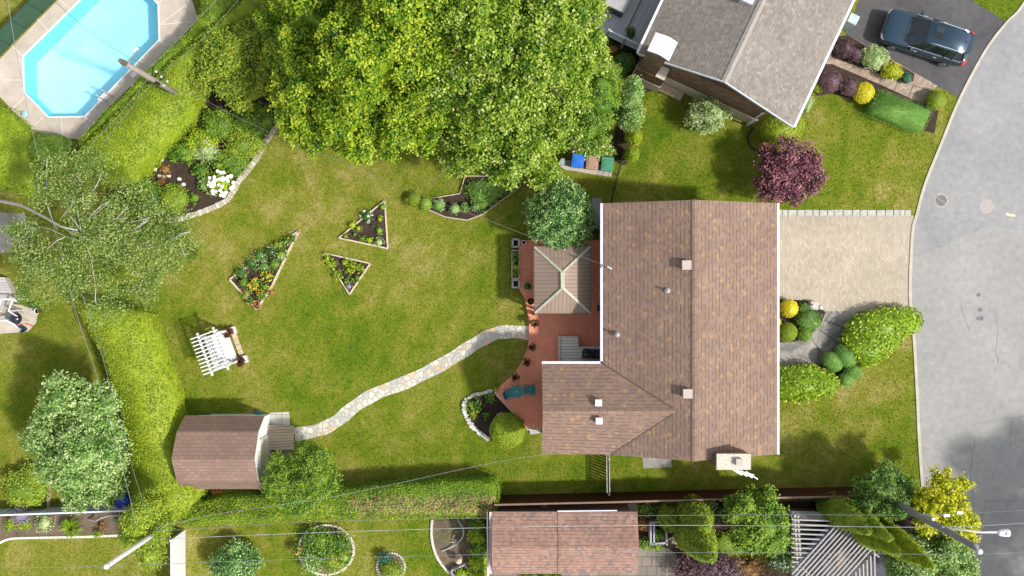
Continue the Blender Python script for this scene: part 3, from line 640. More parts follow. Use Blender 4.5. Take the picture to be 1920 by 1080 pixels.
fl=empty('float_dispenser',P(48,214,.05),'small blue-green pool float lying on the lower left of the pool deck','pool float')
MB().lathe(P(48,214,.05),[(.12,0),(.17,.06),(.17,.12),(.07,.17)],14).build('body',plain('pool_blue',(.25,.5,.55),.4),fl)
MB().tube([P(45,216,.18)+Vector((.1*math.cos(a),.1*math.sin(a),0)) for a in [k*.7 for k in range(10)]],.02,6).build('hose',plain('pool_hose',(.62,.65,.6),.5),fl)
# dark green mesh fence by the pool
GM=plain('green_mesh',(.035,.085,.05),.8,.15,3)
fe=empty('mesh_fence',P(55,55),'dark green mesh privacy fence along the far side of the pool deck','fence')
A=P(106,-2,0);B=P(-10,115,0); d=(B-A); Lf=d.length; d.normalize(); nn=Vector((d.y,-d.x,0))
ext=A-d*5
MB().beam(ext+Vector((0,0,.74)),B+Vector((0,0,.74)),.02,1.44).build('mesh_panel',GM,fe)
for k in range(9):
    c=ext+d*(k*(Lf+5)/8); MB().tube([c,c+Vector((0,0,1.52))],.03,8).build('post',plain('fence_green',(.02,.045,.03),.6),fe)
MB().tube([ext+Vector((0,0,1.5)),B+Vector((0,0,1.5))],.022,6).build('top_rail',MT['fence_green'],fe)
# ================================================================ MAIN HOUSE
he,hr=3.9,5.5
SH=MT['brown_shingle']
house=empty('bungalow',Vector((8.5,-2,0)),'large bungalow with brown orange-flecked shingle roof and a rear wing','house')
XL,XR,XM,YN,YS=4.313,12.61,8.36,4.03,-7.915
V=lambda *a: Vector(a)
rf=MB()
rf.slab([V(XL,YN,he),V(XM,YN,hr),V(XM,YS,hr),V(4.67,YS,4.04),V(7.61,-5.67,5.20),V(XL,-3.60,he)],.16,0,1)
rf.slab([V(XM,YN,hr),V(XR,YN,he),V(XR,YS,he),V(XM,YS,hr)],.16,0,1)
rf.slab([V(1.42,-3.60,he),V(XL,-3.60,he),V(7.61,-5.67,5.20),V(1.42,-5.67,5.20)],.16,0,1)
rf.face([V(1.42,-7.90,he),V(4.67,-7.90,4.04),V(7.61,-5.67,5.20),V(1.42,-5.67,5.20)],0)
rf.slab([V(1.42,-7.90,he-.01),V(4.67,-7.90,4.03),V(7.61,-5.67,5.19),V(1.42,-5.67,5.19)],.15,1,1)
SOFF=plain('brown_fascia',(.16,.11,.09),.6)
roof=rf.build('roof',[SH,SOFF],house)
rc=MB(); RC=MT['ridge_cap']=None
cellmat('ridge_cap',.4,.3,[(0,(.24,.16,.12)),(.4,(.22,.145,.11)),(.8,(.26,.178,.137))],(.12,.08,.065),.08,0,.9,.3)
def cap(a,b,w=.15,dz=.03,slope=.37):
    a,b=V(*a),V(*b); d=(b-a).normalized(); r=V(d.y,-d.x,0).normalized()*w; up=V(0,0,dz)
    return [(a+up-V(0,0,w*slope)-r,b+up-V(0,0,w*slope)-r,b+up,a+up),(a+up,b+up,b+up-V(0,0,w*slope)+r,a+up-V(0,0,w*slope)+r)]
for f in cap((XM,YN+.01,hr),(XM,YS-.01,hr))+cap((1.41,-5.67,5.20),(7.56,-5.67,5.205),.12,.03,.6):
    n_=(f[1]-f[0]).cross(f[2]-f[0]); rc.face(list(f) if n_.z>0 else list(f)[::-1])
rc.build('ridge_cap',MT['ridge_cap'],roof)
vf=MB(); vf.beam((XL,-3.60,he+.015),(7.61,-5.67,5.215),.07,.02); vf.beam((4.67,-7.90,4.055),(7.61,-5.67,5.215),.045,.02)
vf.build('valley_flashing',plain('valley',(.10,.07,.06),.8),roof)
# gutters
gt=MB(); 
for a,b,s in (((XL,YN,he),(XL,-3.67,he),-1),((XR,YN,he),(XR,YS,he),1)):
    x=a[0]+s*.055; gt.beam((x,a[1],he-.05),(x,b[1],he-.05),.11,.12)
gt.beam((1.42,-3.545,he-.05),(XL-.0,-3.545,he-.05),.11,.12)
gt.build('gutter',LILAC,house)
gl_=MB(); gl_.beam((XL-.055,YN,he+.012),(XL-.055,-3.49,he+.012),.012,.006); gl_.beam((1.42,-3.54,he+.012),(XL-.1,-3.54,he+.012),.012,.006)
gl_.build('gutter_seam',plain('seam',(.45,.45,.52),.5),house)
wl_=MB(); i_=.4; wl_.prism([(XL+i_,YN-.3),(XR-i_,YN-.3),(XR-i_,YS+.3),(1.72,YS+.32),(1.72,-4.0),(XL+i_,-4.0)],0,he-.12)
wl_.face([V(XL+i_,YN-.3,he-.15),V(XM,YN-.3,hr-.25),V(XR-i_,YN-.3,he-.15)][::-1]); wl_.face([V(XL+i_,YS+.3,he-.15),V(XM,YS+.3,hr-.25),V(XR-i_,YS+.3,he-.15)]); wl_.face([V(1.72,-7.6,he-.15),V(1.72,-5.67,4.9),V(1.72,-4.0,he-.15)])
wall=wl_.build('wall',BRICKW,house)
def window(c,ax,wd,ht,out,parent=house,fm=WHITE):
    """framed window set proud of a wall; ax = unit vector along wall, out = outward normal"""
    c=V(*c);ax=V(*ax);out=V(*out); f=MB(); U=V(0,0,1)
    for s in (-1,1):
        f.beam(c+ax*s*wd/2-U*ht/2+out*.03,c+ax*s*wd/2+U*ht/2+out*.03,.08,.08)
        f.beam(c-ax*wd/2+U*s*ht/2+out*.034,c+ax*wd/2+U*s*ht/2+out*.034,.08,.08)
    f.beam(c-U*ht/2+out*.026,c+U*ht/2+out*.026,.05,.05)
    fr=f.build('window',fm,parent)
    MB().face([c-ax*wd/2-U*ht/2+out*.015,c+ax*wd/2-U*ht/2+out*.015,c+ax*wd/2+U*ht/2+out*.015,c-ax*wd/2+U*ht/2+out*.015]).build('pane',GLASS,fr)
for y in (2.2,-1.5): window((XL+i_,y,2.1),(0,1,0),1.6,1.2,(-1,0,0))
window((1.72,-5.8,2.1),(0,1,0),1.5,1.2,(-1,0,0)); window((6.5,YS+.3,2.1),(1,0,0),1.4,1.0,(0,-1,0)); window((10.6,YN-.3,2.1),(1,0,0),1.4,1.0,(0,1,0))
for y in (-3.2,-6.2): window((XR-i_,y,2.0),(0,1,0),1.9,1.4,(1,0,0))
gd=MB(); gd.box((XR-i_+.03,1.9,1.15),(.06,2.7,2.25)); g_=gd.build('garage_door',WHITE,house)
h2=MB(); 
for z in (.6,1.15,1.7): h2.box((XR-i_+.065,1.9,z),(.012,2.66,.03))
h2.build('panel_groove',GREYM,g_)
dr=MB().box((XR-i_+.03,-1.2,1.15),(.06,1.0,2.1)).build('door',plain('door_brown',(.16,.07,.04),.5),house); MB().box((XR-i_+.08,-1.55,1.1),(.05,.05,.14)).build('handle',GREYM,dr)
MB().box((XL+i_-.03,.3,1.5),(.06,1.7,2.1)).build('patio_door',GLASS,house)
# box vents & pipes
zroof=lambda x: he+(x-XL)*.39 if x<XM else hr-(x-XM)*.373
def boxvent(px,py,z,sz,mat,slope=.39):
    c=P(px,py,z+.22); m=empty('roof_vent',c-V(0,0,.3)); m.parent=roof; m.location=m.location-wloc(roof)
    b=MB(); b.box((c.x,c.y,z+.06),(sz*.8,sz*.8,.34)); b.build('base',mat,m); 
    MB().box((c.x,c.y,z+.27),(sz,sz,.09)).build('cap',mat,m,bevel=.012)
boxvent(1287,497,5.36,.43,TAUPE); boxvent(1289,738,5.36,.43,TAUPE)
boxvent(1122,755,4.95,.31,plain('pale_vent',(.66,.66,.70),.5)); boxvent(1123,789,5.0,.31,MT['pale_vent'])
for px,py,z in ((1254,545,5.12),(1159,628,4.36)):
    c=P(px,py,z+.3); p_=MB(); p_.tube([c-V(0,0,.4),c],.055,12); o=p_.build('vent_pipe',WHITE,roof); MB().lathe((c.x,c.y,c.z),[(.03,0),(.03,.004)],10).build('opening',DARKM,o)
    MB().lathe((c.x,c.y,z-.02),[(.14,-.03),(.10,.02),(.06,.05)],12).build('flashing',GREYM,o)
# service mast
sm=MB(); a=P(1145,504,4.3); sm.tube([a+V(0,0,-.3),a+V(0,0,.25),a+V(-.15,.05,.3)],.035,8); sm.box((a.x-.1,a.y+.05,a.z+.3),(.2,.09,.07),R(-25)); sm.box((XL-.03,a.y+.12,he+.06),(.1,.14,.1)); sm.build('service_mast',GREYM,house)
# chimney
cb=P(1376,866,5.75); ch=MB(); cw,cd=1.55,.72
ch.box((cb.x,cb.y,2.8),(cw-.08,cd-.08,5.6)); chm=ch.build('chimney',BRICKW,house)
MB().box((cb.x,cb.y,5.67),(cw,cd,.16)).build('crown',plain('chimney_cap',(.50,.46,.38),.9,.2,9,bump=.5),chm)
MB().box((cb.x+.2,cb.y+.02,5.85),(.30,.30,.22)).build('flue',TAUPE,chm)
ant=MB(); b0=cb+V(.25,-cd/2-.05,-.5)
for k in range(4): ant.beam(b0+V(-.25+.22*k,-.04*k,.0+.02*k),b0+V(.25+.24*k,-.30-.06*k,-.02+.02*k),.05,.02)
ant.beam(b0+V(-.3,.02,0),b0+V(.8,-.28,.05),.03,.03)
tag(ant.build('tv_antenna',plain('pale_metal',(.72,.74,.80),.4,.05)),'pale metal aerial fixed to the outside of the brick chimney','antenna')
# rear gate fence next to wing
gf=empty('garden_gate',P(1140,890,0),'narrow dark timber gate fence between the house and the maroon fence','gate')
for dx in (-2.6,2.2):
    a=P(1140+dx,852,1.15);b=P(1141+dx,924,1.15); MB().beam(a,b,.05,.07).build('rail',WTIMBER,gf)
pk=MB()
for k in range(12):
    c=P(1140,856+k*5.6,.55); pk.box((c.x,c.y,.55),(.03,.10,1.1))
pk.build('pickets',plain('dark_picket',(.05,.04,.03),.8),gf)
for y in (856,922): c=P(1140,y,.6); MB().box((c.x,c.y,.62),(.1,.1,1.24)).build('post',WTIMBER,gf)
# ================================================================ TERRACE
hd_=.28
DECK=[(958,450),(1150,450),(1150,700),(1025,700),(1025,803),(988,803),(958,772),(927,736),(942,720),(962,704),(980,676),(989,655),(992,632),(992,600),(984,560),(972,540),(972,452)]
DECK[0]=(972,450)
dk=empty('terrace',P(1050,600),'terracotta red tiled terrace behind the house','terrace')
MB().prism([P(x,y,hd_) for x,y in DECK],0,hd_).build('tiles',[MT['deck_tile']],dk)
ed=MB(); D2=[P(x,y,hd_) for x,y in [(958,772),(927,736)]]
ed.beam(P(988,803,hd_-.03),P(927,736,hd_-.03),.06,.08); ed.beam(P(988,805,hd_-.03),P(1022,805,hd_-.03),.06,.08); ed.build('border',plain('deck_edge',(.55,.47,.40),.8),dk)
darkstain=plain('rust_stain',(.20,.055,.03),.8)
# gazebo
gz=empty('gazebo',P(1055,525,hd_),'hip roofed gazebo with ribbed tan metal panels and pale hips on the red terrace','gazebo')
ge,gr=2.35,3.05
c4=[P(1002,463,ge),P(1107,462,ge),P(1107,587,ge),P(1003,587,ge)]; r1=P(1055,511,gr); r2=P(1055.5,540,gr)
g=MB(); up=V(0,0,0)
for f in ([c4[0],c4[3],r2,r1],[c4[2],c4[1],r1,r2],[c4[1],c4[0],r1],[c4[3],c4[2],r2]): g.face(f)
# ribs run down each slope: uv v axis is up-slope, so courses are rotated panels
o=g.build('roof',MT['tan_metal'],gz)
for uvl in o.data.uv_layers[0].data: uvl.uv=(uvl.uv[1],uvl.uv[0])
g=MB(); 
for a,b in ((c4[0],r1),(c4[1],r1),(c4[2],r2),(c4[3],r2),(r1,r2)): g.beam(a+V(0,0,.03),b+V(0,0,.03),.12 if a is not r1 else .20,.03)
g.build('hip_trim',plain('sage_trim',(.40,.39,.30),.5),gz)
g=MB()
for i in range(4): g.beam(c4[i]-V(0,0,.06),c4[(i+1)%4]-V(0,0,.06),.08,.12)
g.build('eave_frame',plain('gazebo_brown',(.11,.07,.05),.6),gz)
for i,c in enumerate(c4):
    m=c.lerp((r1+r2)/2,.09); MB().box((m.x,m.y,(hd_+ge)/2),(.12,.12,ge-hd_)).build('post',MT['gazebo_brown'],gz)
fp=empty('side_table',P(1045,515,hd_),'round dark side table under the gazebo roof','table'); MB().lathe(P(1045,515,hd_+.45),[(.4,0),(.4,.03)],20).build('tabletop',DARKM,fp); MB().lathe(P(1045,515,hd_),[(.2,0),(.05,.03),(.05,.45)],12).build('leg',DARKM,fp)
# raised landing with grill
ld=empty('raised_landing',P(1080,660,0),'raised pale plank landing with white railing between terrace and house','landing')
zl=.95
MB().prism(PP([(1048,631),(1084,631),(1085,650),(1150,650),(1150,700),(1048,700)],zl),hd_,zl).build('platform',[MT['cream_deck']],ld)
r_=MB(); 
for a,b in (((1086,652),(1132,651)),((1086.5,652),(1087,668)),((1090,655),(1132,654)),((1090,655),(1090,671))): r_.beam(P(a[0],a[1],zl+.3),P(b[0],b[1],zl+.3),.05,.05)
for a in ((1086,652),(1090,655),(1090,671)): r_.beam(P(a[0],a[1],zl),P(a[0],a[1],zl+.32),.05,.05)
r_.build('railing',plain('pale_rail',(.62,.60,.52),.5),ld)
st_=MB()
for i in range(14): c=P(1051.5,634+i*3.6,zl); st_.box((c.x,c.y,zl+.015),(.09,.05,.03))
st_.build('rail_studs',plain('stud_grey',(.28,.27,.22),.7),ld)
gb=empty('covered_barbecue',P(1110,664,zl),'barbecue under a creased black cover on the pale landing','barbecue')
gm=MB(); q=random.Random(5); nx,ny=12,7; a0=P(1092.5,654.5,zl+.75);a1=P(1131,673,zl+.75); vs=[];fs=[]
for j in range(ny+1):
    for i in range(nx+1):
        u,v=i/nx,j/ny; e=min(u,1-u,v,1-v); z=zl+.05+.7*min(1,e*5+.35)+q.uniform(-.05,.05)
        if e==0: z=zl+.02
        vs.append((a0.x+(a1.x-a0.x)*u,a0.y+(a1.y-a0.y)*v+q.uniform(-.02,.02),z))
fs=[(j*(nx+1)+i,(j+1)*(nx+1)+i,(j+1)*(nx+1)+i+1,j*(nx+1)+i+1) for j in range(ny) for i in range(nx)]
t=NT('black_cover',.35,.5); t.color((.008,.012,.018)); gm.grid(vs,fs); gm.build('cover',t.mat,gb,True)
# planters left of the terrace
wp=empty('wooden_planter',P(966,498,0),'long wooden planter box with four clumps of greens left of the gazebo','planter')
bx=MB(); 
for a,b in (((960,470),(973,470)),((960,522),(973,522)),((960,470),(960,522)),((973,470),(973,522))): bx.beam(P(a[0],a[1],.25),P(b[0],b[1],.25),.05,.42)
bx.build('box',PTIMBER,wp); MB().prism(PP([(961,471),(972,471),(972,521),(961,521)],.36),.05,.36).build('soil',MT['mulch'],wp)
for k,(y,m_,w_) in enumerate([(477,'mid','top clump'),(487,'mid','second clump from the top'),(501,'lime','bright lime clump'),(513,'mid','bottom clump')]):
    shrub('leafy_plant',w_+' of leafy greens in the long wooden planter','plant',966,y,5.5,6,.35,m_,.10,60,4,.05,ground=.34,group='greens in the wooden planter')
STN=plain('grey_box',(.42,.41,.38),.8,.2,8)
for i,(y,w_) in enumerate([(456,'above'),(532,'below')]):
    b=empty('stone_planter',P(966,y,0),'square grey stone planter trough %s the long wooden planter'%w_,'planter'); mb=MB()
    for a,bb in (((960,y-7),(973,y-7)),((960,y+7),(973,y+7)),((961,y-7),(961,y+7)),((973,y-7),(973,y+7))): mb.beam(P(a[0],a[1],.2),P(bb[0],bb[1],.2),.09,.4)
    mb.build('trough',STN,b); MB().prism(PP([(961,y-6),(972,y-6),(972,y+6),(961,y+6)],.28),.02,.28).build('soil',plain('black_soil',(.012,.011,.012),.9),b)
tag(MB().stone(P(966,537.5,0),.18,.09,.14,4).build('boulder',plain('pale_rock',(.6,.6,.55),.9,.1)),'small white rock below the lower grey stone planter','rock')
def pot(px,py,r,h,ground,pm,name,label,pl='brown',pr=8,ph=.45,kind='grassy',group=None,cat='potted plant'):
    e=empty(name,P(px,py,ground),label,cat,group); c=P(px,py,ground); R0=rp(r)
    MB().lathe(c,[(R0*.7,0),(R0,h),(R0*1.08,h),(R0*1.08,h+.03),(R0*.9,h+.03),(R0*.88,h-.03)],16).build('pot',pm,e,True)
    MB().lathe((c.x,c.y,c.z+h-.04),[(R0*.86,0),(R0*.86,.01)],14).build('soil',MT['mulch'],e)
    if pl:
        if kind=='grassy': o=grassy('foliage',None,None,px,py,pr,ph,pl,34,ground=ground+h,wd=.045)
        else: o=shrub('foliage',None,None,px,py,pr,pr,ph,pl,.09,60,5,.06,ground=ground+h*.8,inner=.3)
        o.parent=e; o.location=Vector(o.location)-Vector(e.location)
    return e
TERRA=plain('terracotta',(.22,.10,.06),.8); 
for i,(x,y,w_) in enumerate([(1003,607,'just above the end of the stone path'),(997,650,'just below the end of the stone path'),(987,679,'halfway between stone path and round table'),(966,707,'nearest to the round garden table')]):
    pot(x,y,4.2,.3,hd_,plain('brown_pot',(.07,.03,.02),.6),'potted_plant','dark red-brown spiky plant in pot, '+w_,'brown',9.5,.4,group='spiky potted plants along the terrace edge')
pot(989,537,4.5,.3,hd_,MT['brown_pot'],'potted_plant','dark leafy potted plant beside the lower grey stone planter','dark',7,.4,'shrub')
pot(995,565,6,.35,hd_,plain('dark_pot',(.03,.02,.02),.5),'potted_plant','wide dark round pot with dull brown plant left of the gazebo corner','brown',5,.2)
pot(1000,587,4,.25,hd_,TERRA,'potted_plant','small rust coloured pot at the lower left corner of the gazebo','rust',4,.2)
pot(982,455,3.5,.25,hd_,plain('white_pot',(.7,.68,.64),.5),'flower_pot','small round white and black pot in the top left corner of the terrace',None,cat='pot')
pot(980,798,2.6,.25,hd_,plain('pale_pot',(.62,.6,.56),.5),'flower_pot','little pale pot at the bottom corner of the terrace beside the clipped ball',None,cat='pot')
shrub('leafy_plant','tiny bright green plant at the left tip of the terrace','plant',930,731,5,5,.2,'lime',.06,80,4,.04,ground=hd_)
pot(978,791,4,.3,hd_,MT['dark_pot'],'potted_plant','black pot with dark plant between the clipped ball and the terrace corner','dark',4,.2,'shrub')
tag(MB().box(P(1124,578,hd_+.2),(.22,.3,.4)).build('storage_box',DARKM,bevel=.02),'small black box against the house wall right of the gazebo','box')
# patio set
TG=plain('green_resin',(.015,.16,.15),.35,.12,5)
tb=empty('garden_table',P(969,731,hd_),'round dark teal garden table near the tip of the red terrace','table')
c=P(969,731,hd_); MB().lathe((c.x,c.y,hd_+.70),[(.30,-.05),(.33,0),(.33,.03),(.27,.035),(.25,.025),(.12,.025),(.10,.035),(.03,.035)],28).build('tabletop',TG,tb)
MB().lathe((c.x,c.y,hd_+.735),[(.045,0),(.045,.02)],10).build('umbrella_plug',plain('pale_green',(.3,.45,.36),.5),tb)
for k in range(4):
    a=R(45+90*k); MB().tube([c+V(.12*math.cos(a),.12*math.sin(a),.68),c+V(.27*math.cos(a),.27*math.sin(a),0)],.022,6).build('leg',TG,tb)
def gchair(name,label,px,py,rz):
    e=empty(name,P(px,py,hd_),label,'chair',group='teal garden chairs'); T=Matrix.Translation(P(px,py,hd_))@Matrix.Rotation(rz,4,'Z')
    MB(T).prism([(-.22,-.22),(.22,-.20),(.24,0),(.22,.20),(-.22,.22)],.40,.43).build('seat',TG,e)
    b=MB(T); b.grid([(-.22,-.21,.42),(-.22,.21,.42),(-.31,.19,.85),(-.33,0,.9),(-.31,-.19,.85),(-.25,-.21,.42),(-.25,.21,.42),(-.34,.19,.85),(-.36,0,.9),(-.34,-.19,.85)],[(0,1,2,3,4),(9,8,7,6,5),(0,5,6,1),(1,6,7,2),(2,7,8,3),(3,8,9,4),(4,9,5,0)]); b.build('backrest',TG,e)
    for s in (-1,1):
        MB(T).tube([(-.24,s*.23,.62),(0,s*.25,.63),(.2,s*.24,.6),(.21,s*.23,.42)],.022,6).build('armrest',TG,e)
        for x in (-.2,.19): MB(T).tube([(x,s*.2,.42),(x*1.15,s*.24,0)],.02,6).build('leg',TG,e)
    return e
gchair('garden_chair','teal garden chair standing free on the right of the round table',991,729,R(180))
gchair('garden_chair','teal garden chair pushed half under the left side of the round table',956,736,R(20))
# ================================================================ SHED
sh=empty('garden_shed',P(415,848,0),'barn-shaped garden shed with brown gambrel roof and white walls','shed')
xw,xe=-16.30,-12.32; yn,ysd=-6.36,-10.02; yc=(yn+ysd)/2
prof=[(yn,1.95),(yn-.62,3.0),(yc,3.65),(ysd+.62,3.0),(ysd,1.95)]
g=MB(); OS=MT['old_shingle']
for i in range(4):
    (a,za),(b,zb)=prof[i],prof[i+1]; f=[V(xw,a,za),V(xe,a,za),V(xe,b,zb),V(xw,b,zb)]
    g.slab([f[0],f[3],f[2],f[1]],.06,0,1)
g.build('roof',[OS,WHITE],sh)
g=MB(); g.prism([(xw+.15,yn-.2),(xe-.28,yn-.2),(xe-.28,ysd+.2),(xw+.15,ysd+.2)],0,1.95)
for x,fl_ in ((xw+.15,1),(xe-.28,0)):
    f=[V(x,yn-.2,1.95),V(x,yn-.72,2.9),V(x,yc,3.55),V(x,ysd+.72,2.9),V(x,ysd+.2,1.95)]
    n_=(f[1]-f[0]).cross(f[2]-f[0]); g.face(f if (n_.x>0)!=bool(fl_) else f[::-1])
g.build('wall',plain('white_siding',(.78,.79,.80),.5,.03),sh)
MB().box((xe-.24,yc-.1,1.0),(.06,1.5,1.95)).build('door',plain('cream_door',(.62,.58,.48),.6),sh)
MB().box((xw+2.0,yn-.17,1.35),(.7,.05,.6)).build('window',GLASS,sh)
MB().box((xw+.9,yn+.02,1.5),(.5,.04,.4)).build('vent',DARKM,sh)
rp_=empty('wooden_ramp',P(526,820,0),'weathered wooden plank ramp in front of the white shed door','ramp')
a=[P(502,799,.45),P(551,799,.06),P(551,843,.06),P(502,843,.45)]; MB().slab(a,.05).build('boards',[MT['wood_deck']],rp_)
for i,j in ((0,1),(3,2)): MB().beam(a[i]-V(0,0,.12),a[j]-V(0,0,.06),.06,.12).build('stringer',WTIMBER,rp_)
sheet('slab_paving',[(505,774),(542,772),(544,799),(506,799)],.03,MT['slab_paver'],thick=.03)
sheet('slab_paving',[(503,843),(546,843),(546,866),(503,866)],.028,MT['grey_paver'],thick=.028)
tag(MB().lathe(P(487,775,0),[(.1,0),(.2,.1),(.2,.2),(.12,.25)],16).build('hose_reel',plain('hose_green',(.03,.17,.12),.4)),'small dark green hose reel at the top right corner of the shed','hose reel')
ba=empty('orange_trestle',P(408,922,0),'small orange frame standing in the gap below the shed roof','trestle')
for k in range(3): MB().beam(P(399+k*8,918,.5),P(401+k*8,928,.5),.06,.05).build('bar',plain('orange_paint',(.55,.16,.05),.6),ba)
MB().beam(P(396,923,.52),P(420,923,.52),.06,.05).build('rail',MT['orange_paint'],ba)
for x in (398,418): MB().beam(P(x,923,0),P(x,923,.5),.05,.05).build('leg',MT['orange_paint'],ba)
# ================================================================ WHITE ARBOUR BENCH
ab=empty('arbour_bench',P(408,660,0),'white timber arbour with slatted pergola top over a bench, on the lawn','arbour')
# its own frame: origin on lawn, local x toward the planters (front), y along the bench
O=P(432,651,0); ang=math.atan2(-(-21),60); ang=R(20); T=Matrix.Translation(O)@Matrix.Rotation(ang,4,'Z')
WB=1.75/2
def L_(x,y,z): return (x,y,z)
g=MB(T)
for y in (-.86,.86): 
    for x in (-.55,.15):
        g.beam((x,y,0),(x,y,2.05),.08,.08)
g.build('frame',WHITE,ab)
g=MB(T)
for i in range(11):
    y=-.93+i*.186; g.beam((-1.0,y,2.2),(.42,y,2.2),.05,.09)
g.build('top_slats',WHITE,ab)
g=MB(T)
for x in (-.62,.22): g.beam((x,-1.12,2.09),(x,1.12,2.09),.09,.12)
g.build('cross_beam',WHITE,ab)
g=MB(T)
for k in range(6): g.beam((-.34+k*.115,-.8,.45),(-.34+k*.115,.8,.45),.095,.03)
g.build('seat',WHITE,ab)
g=MB(T)
for k in range(6): g.beam((-.42-.03*k,-.8,.55+.2*k),(-.42-.03*k,.8,.55+.2*k),.03,.17)
g.build('backrest',WHITE,ab)
g=MB(T)
for y in (-.83,.83): g.beam((-.45,y,.7),(.3,y,.68),.08,.04); g.beam((-.5,y,1.2),(.13,y,1.2),.04,.5)
g.build('armrest',WHITE,ab)
stp=empty('stone_step',O+V(.45,.15,0),'row of rust-tinged paving blocks along the front of the white arbour','step')
for k in range(6): MB(T).box((.42,-.75+k*.3,.03),(.24,.28,.06),m=0).build('block',plain('rust_block',(.50,.40,.28),.9,.3,9),stp)
for i,(x,y,w_) in enumerate([(437,620,'upper'),(459,674,'lower')]):
    e=empty('square_planter',P(x,y,0),'white square planter with rust brown plant at the %s corner of the arbour'%w_,'planter',group='planters beside the arbour'); c=P(x,y,0)
    MB().box((c.x,c.y,.15),(.38,.38,.3),R(20)).build('box',plain('planter_grey',(.62,.64,.64),.7),e,bevel=.01)
    MB().lathe((c.x-.05,c.y,.28),[(.14,0),(.14,.05)],12).build('soil',DARKM,e)
    o=grassy('foliage',None,None,x-7,y+3,12,.5,'brown',70,ground=.2,wd=.04); o.parent=e; o.location=Vector(o.location)-Vector(e.location)
# ================================================================ GREY-ROOFED NEIGHBOUR
nh=empty('neighbour_house',V(10,12,0),'brick house with grey shingle roof at the top right of the lot','house')
A=P(1197,100,3.6);B=P(1487,237,3.6); e=(B-A).normalized(); d=V(-e.y,e.x,0); Wn=(B-A).length; hn=3.6; hp=5.35; M0=A+e*Wn/2; Ln=16
g=MB(); apex=V(M0.x,M0.y,hp)
g.slab([A,apex,apex+d*Ln,A+d*Ln],.15,0,1); g.slab([apex,B,B+d*Ln,apex+d*Ln],.15,0,1)
nroof=g.build('roof',[MT['grey_shingle'],plain('blue_fascia',(.50,.62,.68),.5)],nh)
g=MB()
for f in cap(tuple(apex-d*.01),tuple(apex+d*Ln),.15,.03,.42):
    n_=(f[1]-f[0]).cross(f[2]-f[0]); g.face(list(f) if n_.z>0 else list(f)[::-1])
g.build('ridge_cap',plain('grey_ridge',(.29,.26,.235),.9,.12),nroof)
g=MB(); g.beam(A-e*.06-V(0,0,.05),A-e*.06+d*Ln-V(0,0,.05),.12,.12); g.beam(B+e*.06-V(0,0,.05),B+e*.06+d*Ln-V(0,0,.05),.12,.12); g.build('gutter',LILAC,nh)
g=MB(); g.beam(A-d*.03-V(0,0,.07),apex-d*.03-V(0,0,.07),.03,.17); g.beam(apex-d*.03-V(0,0,.07),B-d*.03-V(0,0,.07),.03,.17); g.build('rake_board',plain('white_blue_trim',(.66,.74,.80),.5),nh)
def NL(u,v,z): q=A+e*u+d*v; return V(q.x,q.y,z)
w0=.3;v0=.28
g=MB(); g.prism([NL(w0,v0,0),NL(Wn-1.25,v0,0),NL(Wn-1.25,v0+1.6,0),NL(Wn-w0,v0+1.6,0),NL(Wn-w0,Ln-.3,0),NL(w0,Ln-.3,0)],1.0,hn-.1)
f=[NL(w0,v0,hn-.12),NL(Wn/2,v0,hp-.22),NL(Wn-w0,v0,hn-.12)]; g.face(f[::-1])
f=[NL(w0,v0,hn-.12),NL(Wn/2,v0,hp-.22),NL(Wn-w0,v0,hn-.12)]; g.face(f)
g.v=g.v; g.build('wall',BRICKW,nh)
g=MB(); g.prism([NL(w0-.03,v0-.03,0),NL(Wn-1.22,v0-.03,0),NL(Wn-1.22,v0+1.57,0),NL(Wn-w0+.03,v0+1.57,0),NL(Wn-w0+.03,Ln-.27,0),NL(w0-.03,Ln-.27,0)],0,1.15); g.build('plinth',CREAM,nh)
window(NL(Wn-w0,5,2.1),d,1.8,1.3,e,nh); window(NL(Wn-w0,11,2.1),d,1.8,1.3,e,nh)
for v in (4,9): window(NL(w0,v,2.1),d,1.4,1.2,-e,nh)
dr=MB(); dr.beam(NL(Wn-w0,3,.3),NL(Wn-w0,3,2.5),1.0,.08); dr.build('door',WHITE,nh)
# gable-end chimney
g=MB(); C_=lambda u0,u1,v0_,v1,z0,z1: g.prism([NL(u0,v0_,0),NL(u1,v0_,0),NL(u1,v1,0),NL(u0,v1,0)],z0,z1)
C_(.35,1.25,-.30,.5,2.4,5.75); C_(.25,1.75,-.33,.3,1.05,2.4); chn=g.build('chimney',BRICKW,nh)
g=MB(); g.prism([NL(.22,-.36,0),NL(1.78,-.36,0),NL(1.78,.26,0),NL(.22,.26,0)],0,1.15); g.build('plinth',CREAM,chn)
g=MB(); g.prism([NL(1.25,-.32,0),NL(1.74,-.32,0),NL(1.74,.28,0),NL(1.25,.28,0)],2.41,2.5); g.build('shoulder',CREAM,chn)
g=MB(); c_=[NL(.27,-.42,5.8),NL(1.36,-.42,5.8),NL(1.36,.50,5.8),NL(.27,.50,5.8)]
g.prism(c_,5.76,5.86); g.build('crown',plain('dark_cap',(.17,.17,.19),.5),chn)
g=MB(); m1,m2=(c_[0]+c_[1])/2,(c_[2]+c_[3])/2; q1=c_[0].lerp(c_[1],.48);q2=c_[3].lerp(c_[2],.48);q3=c_[0].lerp(c_[1],.60);q4=c_[3].lerp(c_[2],.60); up=V(0,0,.08); up2=V(0,0,.27)
g.face([c_[0]+up,q1+up2,q2+up2,c_[3]+up]); g.face([q1+up2,q3+up2-V(0,0,.01),q4+up2-V(0,0,.01),q2+up2]); g.face([q3+up2,c_[1]+up,c_[2]+up,q4+up2])
g.build('metal_cap',plain('bright_metal',(.80,.80,.80),.4,.05),chn)
